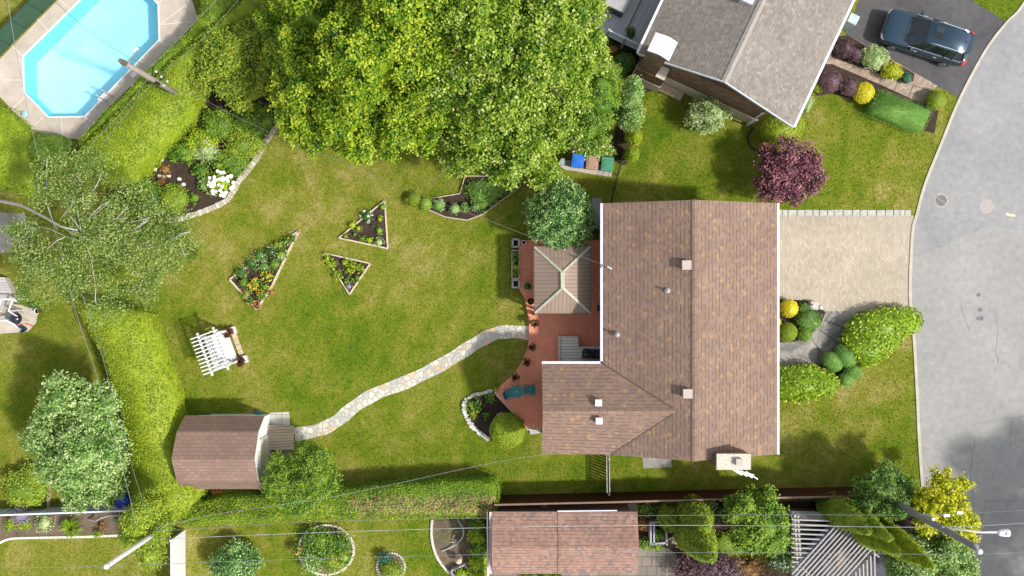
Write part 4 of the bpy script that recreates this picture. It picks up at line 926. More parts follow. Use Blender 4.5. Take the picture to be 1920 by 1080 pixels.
g=MB(); a=NL(Wn-1.3,.2,hn-.15); g.tube([NL(Wn-.2,1.3,hn-.2),NL(Wn-1.45,.22,2.6),NL(Wn-1.45,.1,.15)],.05,8); g.build('downpipe',WHITE,nh)
g=MB(); 
for k in range(4):
    c=P(1241+k*11,163+k*5.2,.2); g.box((c.x,c.y,.12),(.33,.46,.14),R(-25))
so=g.build('timber_step',TIMBER); tag(so,'low brown timber platform between the neighbour\'s cream plinths','step')
# hose of black edging at corner
tag(MB().tube([P(x,y,.05) for x,y in smooth([(1412,240),(1404,252),(1403,264),(1412,278),(1428,288)],5)],.05,8).build('drain_hose',DARKM),'black flexible drain hose curling out at the corner of the grey-roofed house','hose')
# neighbour raised deck
nd=empty('neighbour_deck',P(1190,30,0),'raised grey plank deck behind the grey-roofed house','deck')
z1=.9; dp=PP([(1138,66),(1204,98),(1250,80),(1310,-60),(1340,-150),(1190,-220),(1085,20)],z1)
MB().prism(dp,z1-.12,z1,0).build('boards',[MT['grey_deck']],nd)
MB().prism([p_.lerp(P(1200,-40,0),.03) for p_ in dp],0,z1-.13,0).build('skirt',plain('dark_skirt',(.06,.065,.08),.8),nd)
zr=z1+.95
for nm,(a,b) in enumerate([((1138,67),(1168,82)),((1168,82),(1205,99))]):
    a0,b0=P(*a,z1),P(*b,z1); rl=MB(); rl.beam(V(a0.x,a0.y,zr),V(b0.x,b0.y,zr),.07,.05); rl.beam(V(a0.x,a0.y,z1+.1),V(b0.x,b0.y,z1+.1),.05,.05)
    for k in range(9):
        c=a0.lerp(b0,(k+.5)/9); rl.beam(V(c.x,c.y,z1+.1),V(c.x,c.y,zr),.035,.035)
    rl.build('railing',plain('rail_blue_white',(.55,.60,.66),.5),nd)
for x,y in ((1168,82),(1205,99),(1138,67)):
    c=P(x,y,z1); MB().box((c.x,c.y,(zr+.1)/2),(.1,.1,zr+.1)).build('post',plain('post_grey',(.42,.42,.43),.6),nd)
hs=MB(); hs.beam(P(1176,55,z1+.03),P(1215,-25,z1+.03),.05,.05); hs.build('deck_joint',DARKM,nd)
ht=empty('hot_tub',P(1165,-2,z1),'rectangular hot tub with creased grey cover on the raised deck','hot tub')
T=Matrix.Translation(P(1166,-12,z1))@Matrix.Rotation(R(64),4,'Z')
MB(T).prism([(-1.15,-.52),(1.05,-.52),(1.15,-.42),(1.15,.42),(1.05,.52),(-1.15,.52)],0,.82).build('shell',plain('tub_green',(.035,.06,.055),.5),ht,bevel=.03)
MB(T).prism([(-1.18,-.55),(1.08,-.55),(1.18,-.45),(1.18,.45),(1.08,.55),(-1.18,.55)],.82,.95).build('cover',plain('tub_cover',(.36,.35,.35),.6,.15,2,bump=.6),ht,bevel=.04)
shrub('leafy_plant','dark green potted fern on the grey deck beside its railing','plant',1183,60,9,10,.55,'dark',.12,30,7,.10,ground=z1,inner=.4)
bv=empty('roof_skylight',NL(3.6,11.3,4.8)); bv.parent=nroof; bv.location=NL(4.35,10.5,5.0)-wloc(nroof)
c=P(1402,-2,5.3); MB().box((c.x,c.y,5.15),(.6,.4,.5),R(-25)).build('plumbing_vent',plain('lilac_metal',(.5,.5,.62),.4),nroof); bpy.data.objects.remove(bv)
# ================================================================ BOTTOM GARAGE
gg=empty('garage',P(1055,1020,0),'garage with mottled red-brown shingle roof below the maroon fence','garage')
g=MB(); gh,gp=2.5,3.1; y0=P(1000,957,gh).y; 
a=[P(923,960,gh),P(1195,960,gh),P(1195,1076,gh),P(923,1076,gh)]; y0,y1=a[0].y,a[2].y; ym=P(1000,1026,gp).y; x0,x1=a[0].x,a[1].x
g.slab([V(x0,y0,gh),V(x0,ym,gp),V(x1,ym,gp),V(x1,y0,gh)],.12,0,1); g.slab([V(x0,ym,gp),V(x0,y1,gh),V(x1,y1,gh),V(x1,ym,gp)],.12,0,1)
gro=g.build('roof',[MT['red_shingle'],plain('pale_fascia',(.60,.50,.44),.6)],gg)
xs=P(1046,1000,2.8).x; g=MB(); g.beam((xs,y0,gh+.012),(xs,ym,gp+.012),.02,.02); g.beam((xs,ym,gp+.012),(xs,y1,gh+.012),.02,.02); g.build('seam',plain('seam_dark',(.12,.08,.07),.8),gro)
g=MB(); g.prism([(x0-.13,y0-.25),(x1-.2,y0-.25),(x1-.2,y1+.25),(x0-.13,y1+.25)],0,gh-.1); g.build('wall',plain('salmon_wall',(.50,.34,.25),.8,.1),gg)
g=MB(); g.beam((x0-.08,y0,gh-.04),(x0-.08,y1,gh-.04),.13,.1); g.build('fascia',plain('lilac_fascia',(.55,.42,.38),.6),gg)
g=MB(); g.beam((xs,y0+.04,gh-.03),(x1-1.0,y0+.07,gh-.03),.05,.09); g.build('gutter',LILAC,gg)
MB().box((5,y1+.22,1.1),(2.4,.06,2.1)).build('garage_door',WHITE,gg)
tag(MB().beam(P(914,955,1.5),P(916,1100,1.5),.07,.9).build('white_fence',WHITE),'narrow white fence running down beside the garage\'s left wall','fence')
# ================================================================ FENCES
F1=PP([(928,929),(1150,924),(1400,917),(1600,913),(1660,911)],0)
mf=empty('maroon_fence',F1[0],'long maroon board fence along the lower side of the house plot','fence'); ph=1.95
pn=MB(); tp=MB()
for i in range(len(F1)-1):
    a,b=F1[i],F1[i+1]; pn.beam(a+V(0,0,ph/2),b+V(0,0,ph/2),.05,ph-.04); tp.beam(a+V(0,0,ph),b+V(0,0,ph),.09,.04)
pn.build('board_panel',[MT['maroon_board']],mf); tp.build('cap_rail',plain('fence_cap',(.22,.14,.10),.7),mf)
tot=F1[-1]-F1[0]
for k in range(9):
    t_=k/8; x_=F1[0].x+tot.x*t_; j=max(i for i in range(len(F1)-1) if F1[i].x<=x_+.001); s_=(x_-F1[j].x)/(F1[j+1].x-F1[j].x); c=F1[j].lerp(F1[j+1],s_)
    MB().box((c.x,c.y-.08,ph/2),(.1,.1,ph)).build('post',MT['maroon_board'],mf)
wf=empty('white_panel_fence',P(347,1040,0),'tall white panel fence standing on end at the lower left, below the hedge corner','fence')
a,b=P(347,995,0),P(348,1150,0); MB().beam(a+V(0,0,.92),b+V(0,0,.92),.05,1.8).build('panel',WHITE,wf)
for k in range(3): c=a.lerp(b,k/2); MB().box((c.x-.03,c.y,.93),(.11,.11,1.86)).build('post',WHITE,wf)
MB().beam(a+V(0,0,1.84),b+V(0,0,1.84),.07,.05).build('top_rail',WHITE,wf)
bf=empty('blue_grey_fence',P(130,955,0),'pale blue-grey panel fence with white top rail at the lower left','fence')
a,b=P(-60,957,0),P(262,946,0); MB().beam(a+V(0,0,.62),b+V(0,0,.62),.05,1.2).build('panel',plain('blue_grey_panel',(.38,.42,.47),.6,.1,1.5),bf)
MB().beam(a+V(0,0,1.25),b+V(0,0,1.25),.07,.05).build('top_rail',plain('rail_white',(.72,.77,.85),.5),bf)
for k in range(5): c=a.lerp(b,k/4); MB().box((c.x,c.y,.64),(.1,.1,1.28)).build('post',WHITE,bf)
tag(MB().beam(P(91,886,.12),P(92,955,.12),.10,.24).build('timber_border',TIMBER),'short upright timber border plank right of the yellow-green bush, lower left','border')
cf=empty('chain_fence',P(1148,352,0),'short dark wire fence between the compost bins and the house','fence')
a,b=P(1163,300,0),P(1143,382,0)
for k in range(4): c=a.lerp(b,k/3); MB().tube([c,c+V(0,0,1.2)],.03,8).build('post',DARKM,cf)
t=NT('chain_mesh',.6,.4); t.color((.02,.022,.02)); g=MB()
for z in (.1,.5,.85,1.15): g.tube([a+V(0,0,z),b+V(0,0,z)],.012,5)
for k in range(22): c=a.lerp(b,k/21); g.tube([c+V(0,0,.05),c+V(0,0,1.15)],.010,4)
g.build('mesh_panel',t.mat,cf)
# ================================================================ RAISED BEDS IN THE LAWN
def bed(name,label,pts,mat='mulch',h=.14,w=.07,edge=PTIMBER,closed=True,cat='flower bed'):
    e_=empty(name,P(sum(p[0] for p in pts)/len(pts),sum(p[1] for p in pts)/len(pts)),label,cat)
    MB().prism(PP(pts,.09),0,.09).build('soil',MT[mat],e_)
    n=len(pts)
    for i in range(n if closed else n-1):
        a,b=P(*pts[i],h),P(*pts[(i+1)%n],h); a.z=b.z=h/2; MB().beam(a,b,w,h).build('edge_board',edge,e_)
    return e_
bed('triangular_bed','large upper triangular flower bed framed in pale boards, with white blooms',[(721,376),(727,466),(635,446)],'mulch')
bed('triangular_bed','lower triangular flower bed framed in pale boards, pointing down the lawn',[(606,474),(694,494),(655,552)],'mulch')
bed('flower_bed','densely planted three-sided flower bed with yellow and salmon blooms, left on the lawn',[(560,433),(541,470),(510,535),(481,580),(430,524)],'mulch',.16,.09)
bed('shrub_bed','angular timber-edged shrub bed under the right edge of the maple',[(808,372),(862,363),(872,330),(975,330),(975,350),(905,402),(876,413),(835,407),(803,393)],'mulch',.12,.06,TIMBER)
# plants there
def pl(label,px,py,r,h,mat,leaf=.08,dens=45,per=5,clump=.07,inner=.4,fl=None,name='garden_plant',cat='plant',ry=None,group=None,core=.6,ground=.09,rot=0,lobes=1):
    return shrub(name,label,cat,px,py,r,ry or r,h,mat,leaf,dens,per,clump,rot,group,.2,core,.5,fl,lobes,inner,.8,ground)
G='plants in the triangular beds'
fl=pl('low white flowering bush on the left edge of the upper triangular bed',688,406,14,.5,'dark',.08,40,4,fl=[(LEAF['whitef'],.11,16)])
for x,y,r,m,l in ((717,388,8,'mid','green plant in the top corner of the upper triangular bed'),(712,411,6,'lime','small plant at the right edge of the upper triangular bed, above its middle'),(711,432,9,'mid','rounded green plant at the right edge of the upper triangular bed, below its middle'),(711,454,10,'pale','blue-green rounded plant in the lower right corner of the upper triangular bed'),(672,428,6,'lime','lime plant right of the left edge in the upper triangular bed'),(661,422,9,'lime','lime plant straddling the left board of the upper triangular bed'),(665,440,5,'mid','tiny plant above the lower board of the upper triangular bed'),(648,443,6,'mid','small plant in the left tip of the upper triangular bed'),(692,450,8,'lime','leafy plant left of the blue-green one in the upper triangular bed'),(679,448,7,'mid','leafy plant on the lower board of the upper triangular bed')):
    pl(l,x,y,r,.3,m,group=G)
pl('sparse upright twig plant in the middle of the upper triangular bed',700,424,4,.35,'dark',.05,30,3,group=G)
for x,y,r,m,l in ((613,484,9,'lime','fern-like plant over the upper left tip of the lower triangular bed'),(625,494,10,'lime','lime plant on the left board of the lower triangular bed'),(645,492,9,'lime','lime plant under the top board of the lower triangular bed'),(662,500,10,'lime','broad lime plant in the centre of the lower triangular bed'),(675,504,9,'lime','yellow-green plant near the right end of the lower triangular bed'),(634,514,10,'lime','spreading lime plant crossing the left board, lower triangular bed'),(652,528,6,'mid','green plant above the lavender clump, lower triangular bed'),(668,524,5,'mid','little green plant at the right board, lower triangular bed'),(654,505,9,'lime','second lime plant in the middle of the lower triangular bed, left of the broad one')):
    pl(l,x,y,r,.32,m,.15,26,5,.09,.5,group=G,core=.35)
pl('round lavender grey clump in the bottom tip of the lower triangular bed',654,537,7,.3,'violetf',.05,120,3,.03,0.1,group=G)
G='plants of the crowded flower bed'
FL=LEAF
for x,y,r,m,f,l in ((548,446,8,'dark',None,'dark green clump at the top tip of the crowded flower bed'),(536,452,9,'dark',[(FL['yellowf'],.08,6)],'dark clump with few yellow dots, upper crowded flower bed'),(524,460,11,'mid',[(FL['yellowf'],.08,3)],'mid-green clump with yellow flecks, upper crowded flower bed'),(527,478,12,'mid',[(FL['whitef'],.07,5)],'green clump dotted white along the right board of the crowded flower bed'),(506,472,13,'dark',[(FL['whitef'],.06,3)],'dark green mound, upper left side of the crowded flower bed'),(487,478,14,'dark',[(FL['whitef'],.06,5)],'dark mound sprinkled with white, left side of the crowded flower bed'),(515,496,12,'mid',None,'plain bright green mound by the right board of the crowded flower bed'),(470,494,13,'dark',None,'dark leafy mound on the left board of the crowded flower bed'),(494,500,13,'silver',[(FL['whitef'],.06,4)],'silvery mound in the middle of the crowded flower bed'),(450,512,13,'dark',None,'dark mound in the left tip of the crowded flower bed'),(455,530,11,'mid',None,'mid-green clump just under the left tip of the crowded flower bed'),(500,518,11,'mid',[(FL['yellowf'],.12,26)],'clump covered in golden yellow blooms, right of centre in the crowded bed'),(478,532,12,'mid',[(FL['yellowf'],.12,30)],'clump covered in lemon yellow blooms, lower centre of the crowded bed'),(497,538,10,'mid',[(FL['yellowf'],.08,10)],'yellow flecked clump by the lower right board of the crowded bed'),(462,550,10,'mid',[(FL['pinkf'],.10,16)],'salmon blooming clump on the lower left of the crowded bed'),(488,554,11,'mid',[(FL['orangef'],.09,8)],'clump with orange blooms near the lower end of the crowded bed'),(470,566,9,'mid',[(FL['pinkf'],.10,10)],'reddish clump near the bottom tip of the crowded bed'),(482,574,8,'rust',[(FL['pinkf'],.10,12)],'salmon pink clump spilling over the bottom tip of the crowded bed'),(508,548,5,'rust',[(FL['pinkf'],.08,10)],'small salmon clump outside the lower right board of the crowded bed')):
    pl(l,x,y,r,.42,m,.09,42,5,.08,.4,f,group=G,name='flowering_plant')
G='round shrubs of the angular bed'
for x,y,r,m,l in ((776,374,15,'olive','olive green shrub at the far left end of the angular shrub bed'),(798,382,14,'mid','mid-green shrub just outside the left end of the angular shrub bed'),(823,384,12,'silver','biggest round grey-green ball in the angular shrub bed'),(853,391,10,'silver','round grey-green ball in the middle of the angular shrub bed'),(871,389,9,'silver','third grey-green ball from the left in the angular shrub bed'),(891,386,9,'silver','rightmost grey-green ball before the leafy ground cover')):
    pl(l,x,y,r,.6,m,.07,90,5,.05,.15,name='round_shrub',cat='shrub',group=G,core=.85)
tag(hedge_emit(hedge('ground_cover','','',[(868,352),(878,335),(972,335),(970,349),(930,378),(905,398),(893,394),(880,380)],.4,'dark',.12,170,90,lump=.12,ragged=.15)),'dark leafy ground cover filling the right half of the angular shrub bed','ground cover')
# stone-edged bed by terrace
sb=empty('stone_edged_bed',P(905,775),'mulched bed edged with rough stones left of the clipped ball and the terrace','flower bed')
BP=smooth([(922,733),(900,738),(876,748),(869,762),(874,780),(884,797),(900,812),(915,822)],4)
MB().prism([P(x,y,.06) for x,y in BP]+[P(948,815,.06),P(985,803,.06),P(957,772,.06),P(928,737,.06)],0,.06).build('soil',MT['mulch'],sb)
q=random.Random(9); acc=0
for i in range(0,len(BP)-1):
    x=(BP[i][0]+BP[i+1][0])/2; y=(BP[i][1]+BP[i+1][1])/2
    MB().stone(P(x+q.uniform(-1,1),y+q.uniform(-1,1),0),q.uniform(.12,.18),q.uniform(.09,.13),q.uniform(.1,.18),i).build('stone',[plain('rough_stone',(.46,.42,.35),.9,.2,7),plain('pale_stone',(.58,.60,.55),.9,.12,7)][q.random()<.35],sb)
for x,y,r,m,l in ((883,760,10,'mid','green plant nearest the stones in the bed by the terrace'),(896,764,10,'mid','green plant in the middle of the stone-edged bed by the terrace'),(888,776,10,'lime','lime tinted plant low in the stone-edged bed by the terrace'),(896,750,8,'dark','dark plant at the top of the stone-edged bed by the terrace'),(917,748,10,'mid','airy plant at the upper right of the stone-edged bed by the terrace'),(913,777,7,'mid','small plant at the right of the stone-edged bed by the terrace')):
    pl(l,x,y,r,.4,m,.13,30,5,.08,.5,group='plants in the stone-edged bed',core=.4)
ball('clipped_ball_shrub','large clipped round shrub, yellow-green on its lower right, beside the terrace','shrub',951,808,33,1.7,'olive',leaf=.05,dens=300)
tag(MB().box(P(937,776,.1),(.35,.1,.08),R(25)).build('stone_block',STN),'small grey block lying in the mulch beside the clipped ball','stone')
tag(MB().box(P(1003,808,.04),(.55,.3,.08),R(8)).build('stepping_stone',STN),'grey stepping stone at the bottom corner of the terrace','stepping stone')
# ================================================================ FRONT GARDEN
ball('clipped_shrub','bright yellow clipped ball near the house wall by the driveway','shrub',1480,578,17,.8,'yellow',leaf=.05,dens=260)
ball('clipped_shrub','yellow clipped ball half hidden under the house eave','shrub',1456,606,10,.6,'yellow',leaf=.05,dens=260)
ball('clipped_shrub','yellow-green clipped ball below the yellow one','shrub',1477,623,18,.9,'olive')
shrub('spreading_shrub','dark green spreading shrub in the middle of the small front bed','shrub',1518,600,26,24,.8,'dark',.07,80,5,.07,inner=.25)
shrub('spreading_shrub','small dark shrub above the spreading one, beside the lantern','shrub',1508,577,10,9,.6,'dark',.07,80,5,.05)
ball('clipped_shrub','small green clipped ball at the lower edge of the small front bed','shrub',1509,627,14,.7,'mid',leaf=.045,dens=300)
le=empty('stone_pillar',P(1526,573,0),'low square stone pillar with white lamp beside the driveway','pillar')
MB().box(P(1525,573,.2),(.42,.42,.4),R(-5)).build('block',plain('pillar_stone',(.48,.42,.38),.9,.2,7),le,bevel=.015); MB().lathe(P(1524,572,.4),[(.05,0),(.06,.12),(.03,.16)],12).build('lamp',WHITE,le)
tag(MB().stone(P(1537,577,0),.1,.14,.3,3).build('white_ornament',WHITE),'small white garden ornament at the corner of the driveway','ornament')
G='variegated hedges by the walk'
for l,pts,s in (('large variegated yellow-green hedge between walkway, driveway and street',[(1583,640),(1592,618),(1606,597),(1640,582),(1675,575),(1712,577),(1730,588),(1735,604),(1728,620),(1702,632),(1686,652),(1662,672),(1640,688),(1618,694),(1606,670),(1590,655)],0),('lower variegated hedge in front of the house wall',[(1446,690),(1480,686),(1530,684),(1562,698),(1577,712),(1579,728),(1560,743),(1515,757),(1446,752)],1)):
    o=hedge_emit(hedge('variegated_hedge',l,'hedge',pts,.95,'varieg',.17,95,60,G,lump=.14,ragged=.16,aspect=.42))
G='four clipped domes between the hedges'
for x,y,rx,ry,ro,l in ((1561,679,21,17,-40,'leftmost of the four smooth green clipped domes'),(1586,668,25,19,-55,'uppermost and largest of the four smooth green clipped domes'),(1599,697,17,15,0,'rightmost of the four smooth green clipped domes'),(1586,711,14,13,0,'lowest and smallest of the four smooth green clipped domes')):
    ball('clipped_dome',l,'shrub',x,y,rx,.95,'ball',G,ry,R(ro))
# neighbour front garden
G='shrubs along the brick walk'
for x,y,r,ry,ro,h,m,l in ((1583,90,20,17,-30,1.0,'darkpurple','dark purple-brown shrub beside the roof edge, above the brick walk'),(1606,103,14,14,0,.8,'darkpurple','smaller dark purple shrub between the brown and the pale shrub'),(1557,152,22,21,0,1.1,'darkpurple','round purple-brown shrub by the roof edge, below the brick walk'),(1593,164,18,19,0,.95,'darkpurple','blackish purple shrub left of the yellow ball, below the brick walk')):
    shrub('purple_shrub',l,'shrub',x,y,r,ry,h,m,.06,90,5,.05,R(ro),G,.12,.85,.6)
shrub('variegated_shrub','pale variegated cream-green shrub at the driveway edge','shrub',1641,108,27,22,1.1,'pale',.08,80,5,.06,R(-20),G)
shrub('yellow_shrub','yellow-green spiky shrub below the pale variegated one','shrub',1673,133,20,17,.9,'gold',.08,80,5,.05,R(-20),G)
ball('clipped_shrub','small dark teal ball at the end of the shrub row by the driveway','shrub',1700,146,10,.5,'teal')
ball('clipped_shrub','bright yellow ball between the purple shrub and the box hedge','shrub',1620,174,20,1.0,'yellow',leaf=.055,dens=250)
ball('clipped_shrub','olive green ball at the street end of the box hedge','shrub',1755,188,18,.9,'olive')
shrub('leafy_plant','pale leafy plant above the olive ball','plant',1751,172,8,6,.5,'silver',.07,60,4,.05)
ct=PP([(1647,167),(1735,196),(1757,212),(1752,245),(1730,248),(1640,212),(1633,190)],1)
hedge_emit(hedge('box_hedge','rounded oblong clipped green hedge on the neighbour\'s front lawn','hedge',[(1648,167),(1655,165),(1745,200),(1753,208),(1735,247),(1728,249),(1640,213),(1633,205),(1635,190)],.95,'ball',.05,420,220,lump=.05,ragged=.03))
shrub('leafy_plant','lime leafy plant peeking out under the grey roof\'s edge','plant',1533,164,9,11,.5,'lime',.09,60,4,.06)
shrub('leafy_plant','pale low plant along the grey roof\'s lower edge','plant',1516,196,8,20,.4,'pale',.07,50,4,.06,R(-20))
ball('clipped_ball_shrub','big clipped green mound tucked under the corner of the grey roof','shrub',1468,242,42,1.5,'olive',None,32,R(20),leaf=.06,dens=220)
shrub('pale_shrub','rounded pale sage shrub against the brick gable wall','shrub',1330,214,44,40,2.2,'pale',.09,60,7,.08,lobes=7,inner=.25,rough=.2,split=7)
tree('red_maple_tree','deep purple-red ornamental maple tree on the strip between the two houses','tree',(1470,335),[LB(1478,315,2.0,48,1.1),LB(1445,350,1.7,30,.8),LB(1515,330,1.8,32,.9),LB(1480,355,1.7,34,.8),LB(1450,300,1.9,30,.8),LB(1508,300,1.9,28,.8)],'purple',.12,30,9,.11,.6,.2,.6,.09,BARKD,inner=.3,split=9)
tree('round_tree','dense dark green round-headed tree between the lawn and the terrace','tree',(1040,420),[LB(1048,405,2.6,54,1.5),LB(1030,425,2.3,44,1.2),LB(1075,395,2.4,40,1.2),LB(1050,372,2.3,38,1.1),LB(1080,425,2.2,36,1.1),LB(1016,395,2.2,36,1.1),LB(1050,440,2.0,36,1.0)],'deep',.10,46,8,.08,.55,.13,.8,.12,inner=.15,split=12,sf=.34)
# house side by bins
G='yellow-green conical shrubs in a column'
for x,y,r,h,m,l in ((1191,216,24,2.2,'olive','top one of the clipped cedars in the column beside the neighbour\'s lawn'),(1188,256,21,2.0,'olive','middle one of the clipped cedars in the column beside the neighbour\'s lawn'),(1184,289,18,1.6,'olive','bottom one of the clipped cedars in the column beside the neighbour\'s lawn')):
    shrub('clipped_cedar',l,'shrub',x,y,r*.75,r*.85,h,m,.06,110,5,.04,0,G,.08,.9,.6)
tree('cedar_tree','tall dense oval cedar at the right end of the maple','tree',(1105,230),[LB(1120,185,4.0,50,2.6,62,R(-12)),LB(1105,240,3.0,46,1.9,50),LB(1135,150,3.6,34,2.2)],'mid',.09,55,8,.08,.5,.12,.82,.15,inner=.15,split=22,sf=.25)
tree('young_spruce','grey-green young conifer between the cedar and the neighbour\'s lawn','tree',(1176,215),[LB(1182,180,3.0,19,2.1,22),LB(1182,215,2.0,24,1.3,30),LB(1186,160,3.4,12,1.2)],'silver',.09,55,7,.10,.5,.15,.75,.08,inner=.2)
shrub('round_shrub','dark round shrub in the shade beneath the raised grey deck','shrub',1171,117,20,18,1.3,'dark',.07,90,5,.05)
shrub('reddish_plant','rusty red low plant left of the dark shrub under the grey deck','plant',1150,92,12,10,.5,'rust',.08,50,5,.07)
shrub('hydrangea','broad cream-flowering hydrangea behind the three wheeled bins','shrub',1112,280,46,24,1.3,'mid',.11,40,7,.12,lobes=6,flowers=[(LEAF['creamf'],.16,7)],inner=.3)
sheet('bin_slab',[(1050,312),(1063,300),(1150,310),(1146,332),(1060,318)],.03,MT['concrete'],thick=.03)
def wbin(label,px,py,rz,col):
    e_=empty('wheeled_bin',P(px,py,0),label,'wheeled bin',group='wheeled bins by the maple'); T=Matrix.Translation(P(px,py,0))@Matrix.Rotation(rz,4,'Z')
    m_=plain('bin_%d%d%d'%tuple(int(100*c) for c in col),col,.4,.08)
    g=MB(T); g.grid([(-.22,-.24,.08),(.22,-.24,.08),(.22,.26,.08),(-.22,.26,.08),(-.29,-.31,.95),(.29,-.31,.95),(.29,.33,.95),(-.29,.33,.95)],[(3,2,1,0),(4,5,6,7),(0,1,5,4),(1,2,6,5),(2,3,7,6),(3,0,4,7)]); g.build('body',m_,e_,bevel=.02)
    g=MB(T); g.prism([(-.31,-.34),(.31,-.34),(.31,.36),(-.31,.36)],.955,1.0); g.prism([(-.22,-.24),(.22,-.24),(.22,.2),(-.22,.2)],1.0,1.04); g.prism([(-.13,-.14),(.13,-.14),(.13,.08),(-.13,.08)],1.04,1.055); lid=g.build('lid',m_,e_,bevel=.015)
    MB(T).beam((-.2,.39,.95),(.2,.39,.95),.05,.04).build('handle',DARKM,e_)
    for s in (-1,1): MB(T@Matrix.Translation((s*.26,.3,.1))@Matrix.Rotation(R(90),4,'Y')).lathe((0,0,-.025),[(.1,0),(.1,.05)],14).build('wheel',DARKM,e_)
wbin('bright blue wheeled bin, leftmost of the three',1081,307,R(-8),(.02,.15,.55)); wbin('brown wheeled bin standing between the blue and the green one',1107.5,310,R(-5),(.35,.22,.155)); wbin('green wheeled bin, rightmost of the three',1135,313,R(-4),(.055,.23,.13))
gb_=empty('grey_barrel',P(1054,305,0),'small grey lidded barrel left of the blue bin','barrel'); MB().lathe(P(1054,305,0),[(.14,0),(.17,.3),(.15,.55)],14).build('body',GREYM,gb_); MB().lathe(P(1054,305,.55),[(.17,0),(.15,.04)],14).build('lid',plain('lid_teal',(.3,.38,.36),.5),gb_)
# by the house north corner
tag(MB().box(P(1118,400,.3),(.5,1.5,.6)).build('storage_chest',plain('grey_chest',(.2,.2,.19),.7)),'grey storage chest between the round tree and the house','chest')
tag(MB().tube([P(1116,434,.1)+V(.14*math.cos(a),.14*math.sin(a),0) for a in [k*.6 for k in range(12)]],.03,6).build('garden_hose',DARKM),'coil of dark garden hose beside the house above the terrace','hose')
# ================================================================ HEDGES
hedge_emit(hedge('tall_hedge','wide flat-topped bright hedge between the swimming pool and the garden','hedge',[(480,-60),(446,2),(382,62),(345,92),(300,132),(255,172),(205,222),(150,275),(128,300),(170,345),(238,338),(262,300),(300,262),(342,214),(352,190),(366,160),(372,100),(420,52),(474,40),(520,-60)],2.4,'hedge',.085,340,110,lump=.07))
hedge_emit(hedge('low_hedge','narrow darker green hedge strip along the edge of the pool deck','hedge',[(392,-60),(368,30),(345,62),(312,86),(290,112),(262,136),(240,168),(200,198),(172,232),(142,262),(150,276),(205,224),(256,174),(300,134),(346,94),(384,62),(446,2),(480,-60)],1.9,'hedgeg',.10,240,110,lump=.10,ragged=.1))
hedge_emit(hedge('tall_hedge','wide bright yellow-green hedge running down the left side, beside the shed','hedge',[(128,560),(262,588),(276,640),(292,690),(312,735),(320,800),(324,850),(340,890),(364,915),(366,940),(345,970),(300,990),(250,985),(243,940),(243,880),(236,820),(214,740),(186,660),(152,600)],2.5,'hedge',.085,340,110,lump=.08))
o=hedge('tall_hedge','long clipped hedge with dead brown patches on its top, along the bottom of the lawn','hedge',[(330,955),(400,938),(470,930),(560,925),(640,920),(760,908),(850,904),(930,902),(936,920),(935,955),(920,972),(760,976),(560,979),(400,986),(335,990)],1.85,'hedgeg',.08,360,180,lump=.06,mats=[LEAF['hedgeg'],LEAF['dead'],LEAF['hedge']])
def dead(C,r):
    X=C[:,0];Y=C[:,1]; py=540-Y*K*H/(H-1.85); px=960+X*K*H/(H-1.85)
    band=np.exp(-((py-948)/14)**2)*np.clip((px-640)/60,0,1)*(px<928); left=.12*np.exp(-((py-962)/20)**2)*(px<700)
    n=wob(np.stack([X,Y,Y*0],1),5,3.2); p=np.clip(band*(2.2+1.2*n)+left*(1+.8*n),0,.97); return (r.rand(len(X))<p)&(C[:,2]>1.5)
C,N,mats,Vv,Ff,r_,leaf,aspect,nm,lab,cat_,grp,par=o
k=dead(C,r_); py=540-C[:,1]*K*H/(H-1.85); k2=(~k)&(py>936)&(C[:,2]>1.5)&(r_.rand(len(C))<.8); k0=~(k|k2)
ob=emit(nm,[(leafverts(C[k0],N[k0],leaf,aspect,r_),None,0),(leafverts(C[k],N[k],leaf*1.2,aspect,r_),None,1),(leafverts(C[k2],N[k2],leaf,aspect,r_),None,2),(Vv,Ff,0)],mats); tag(ob,lab,cat_); a=ob.data.attributes.new('tip','FLOAT','FACE'); a.data.foreach_set('value',np.clip(.45+.2*r_.normal(size=len(ob.data.polygons)),0,1).astype(np.float32))
hedge_emit(hedge('loose_hedge','lush green hedge at the left edge below the pool deck','hedge',[(-40,190),(0,196),(30,225),(58,258),(50,290),(72,330),(78,362),(40,370),(0,352),(-40,350)],1.5,'hedge',.10,240,100,lump=.2,ragged=.15))
ball('clipped_ball_shrub','broad clipped green mound at the lower left corner of the pool deck','shrub',92,279,48,1.6,'mid',None,29,R(-3),leaf=.06,dens=260)
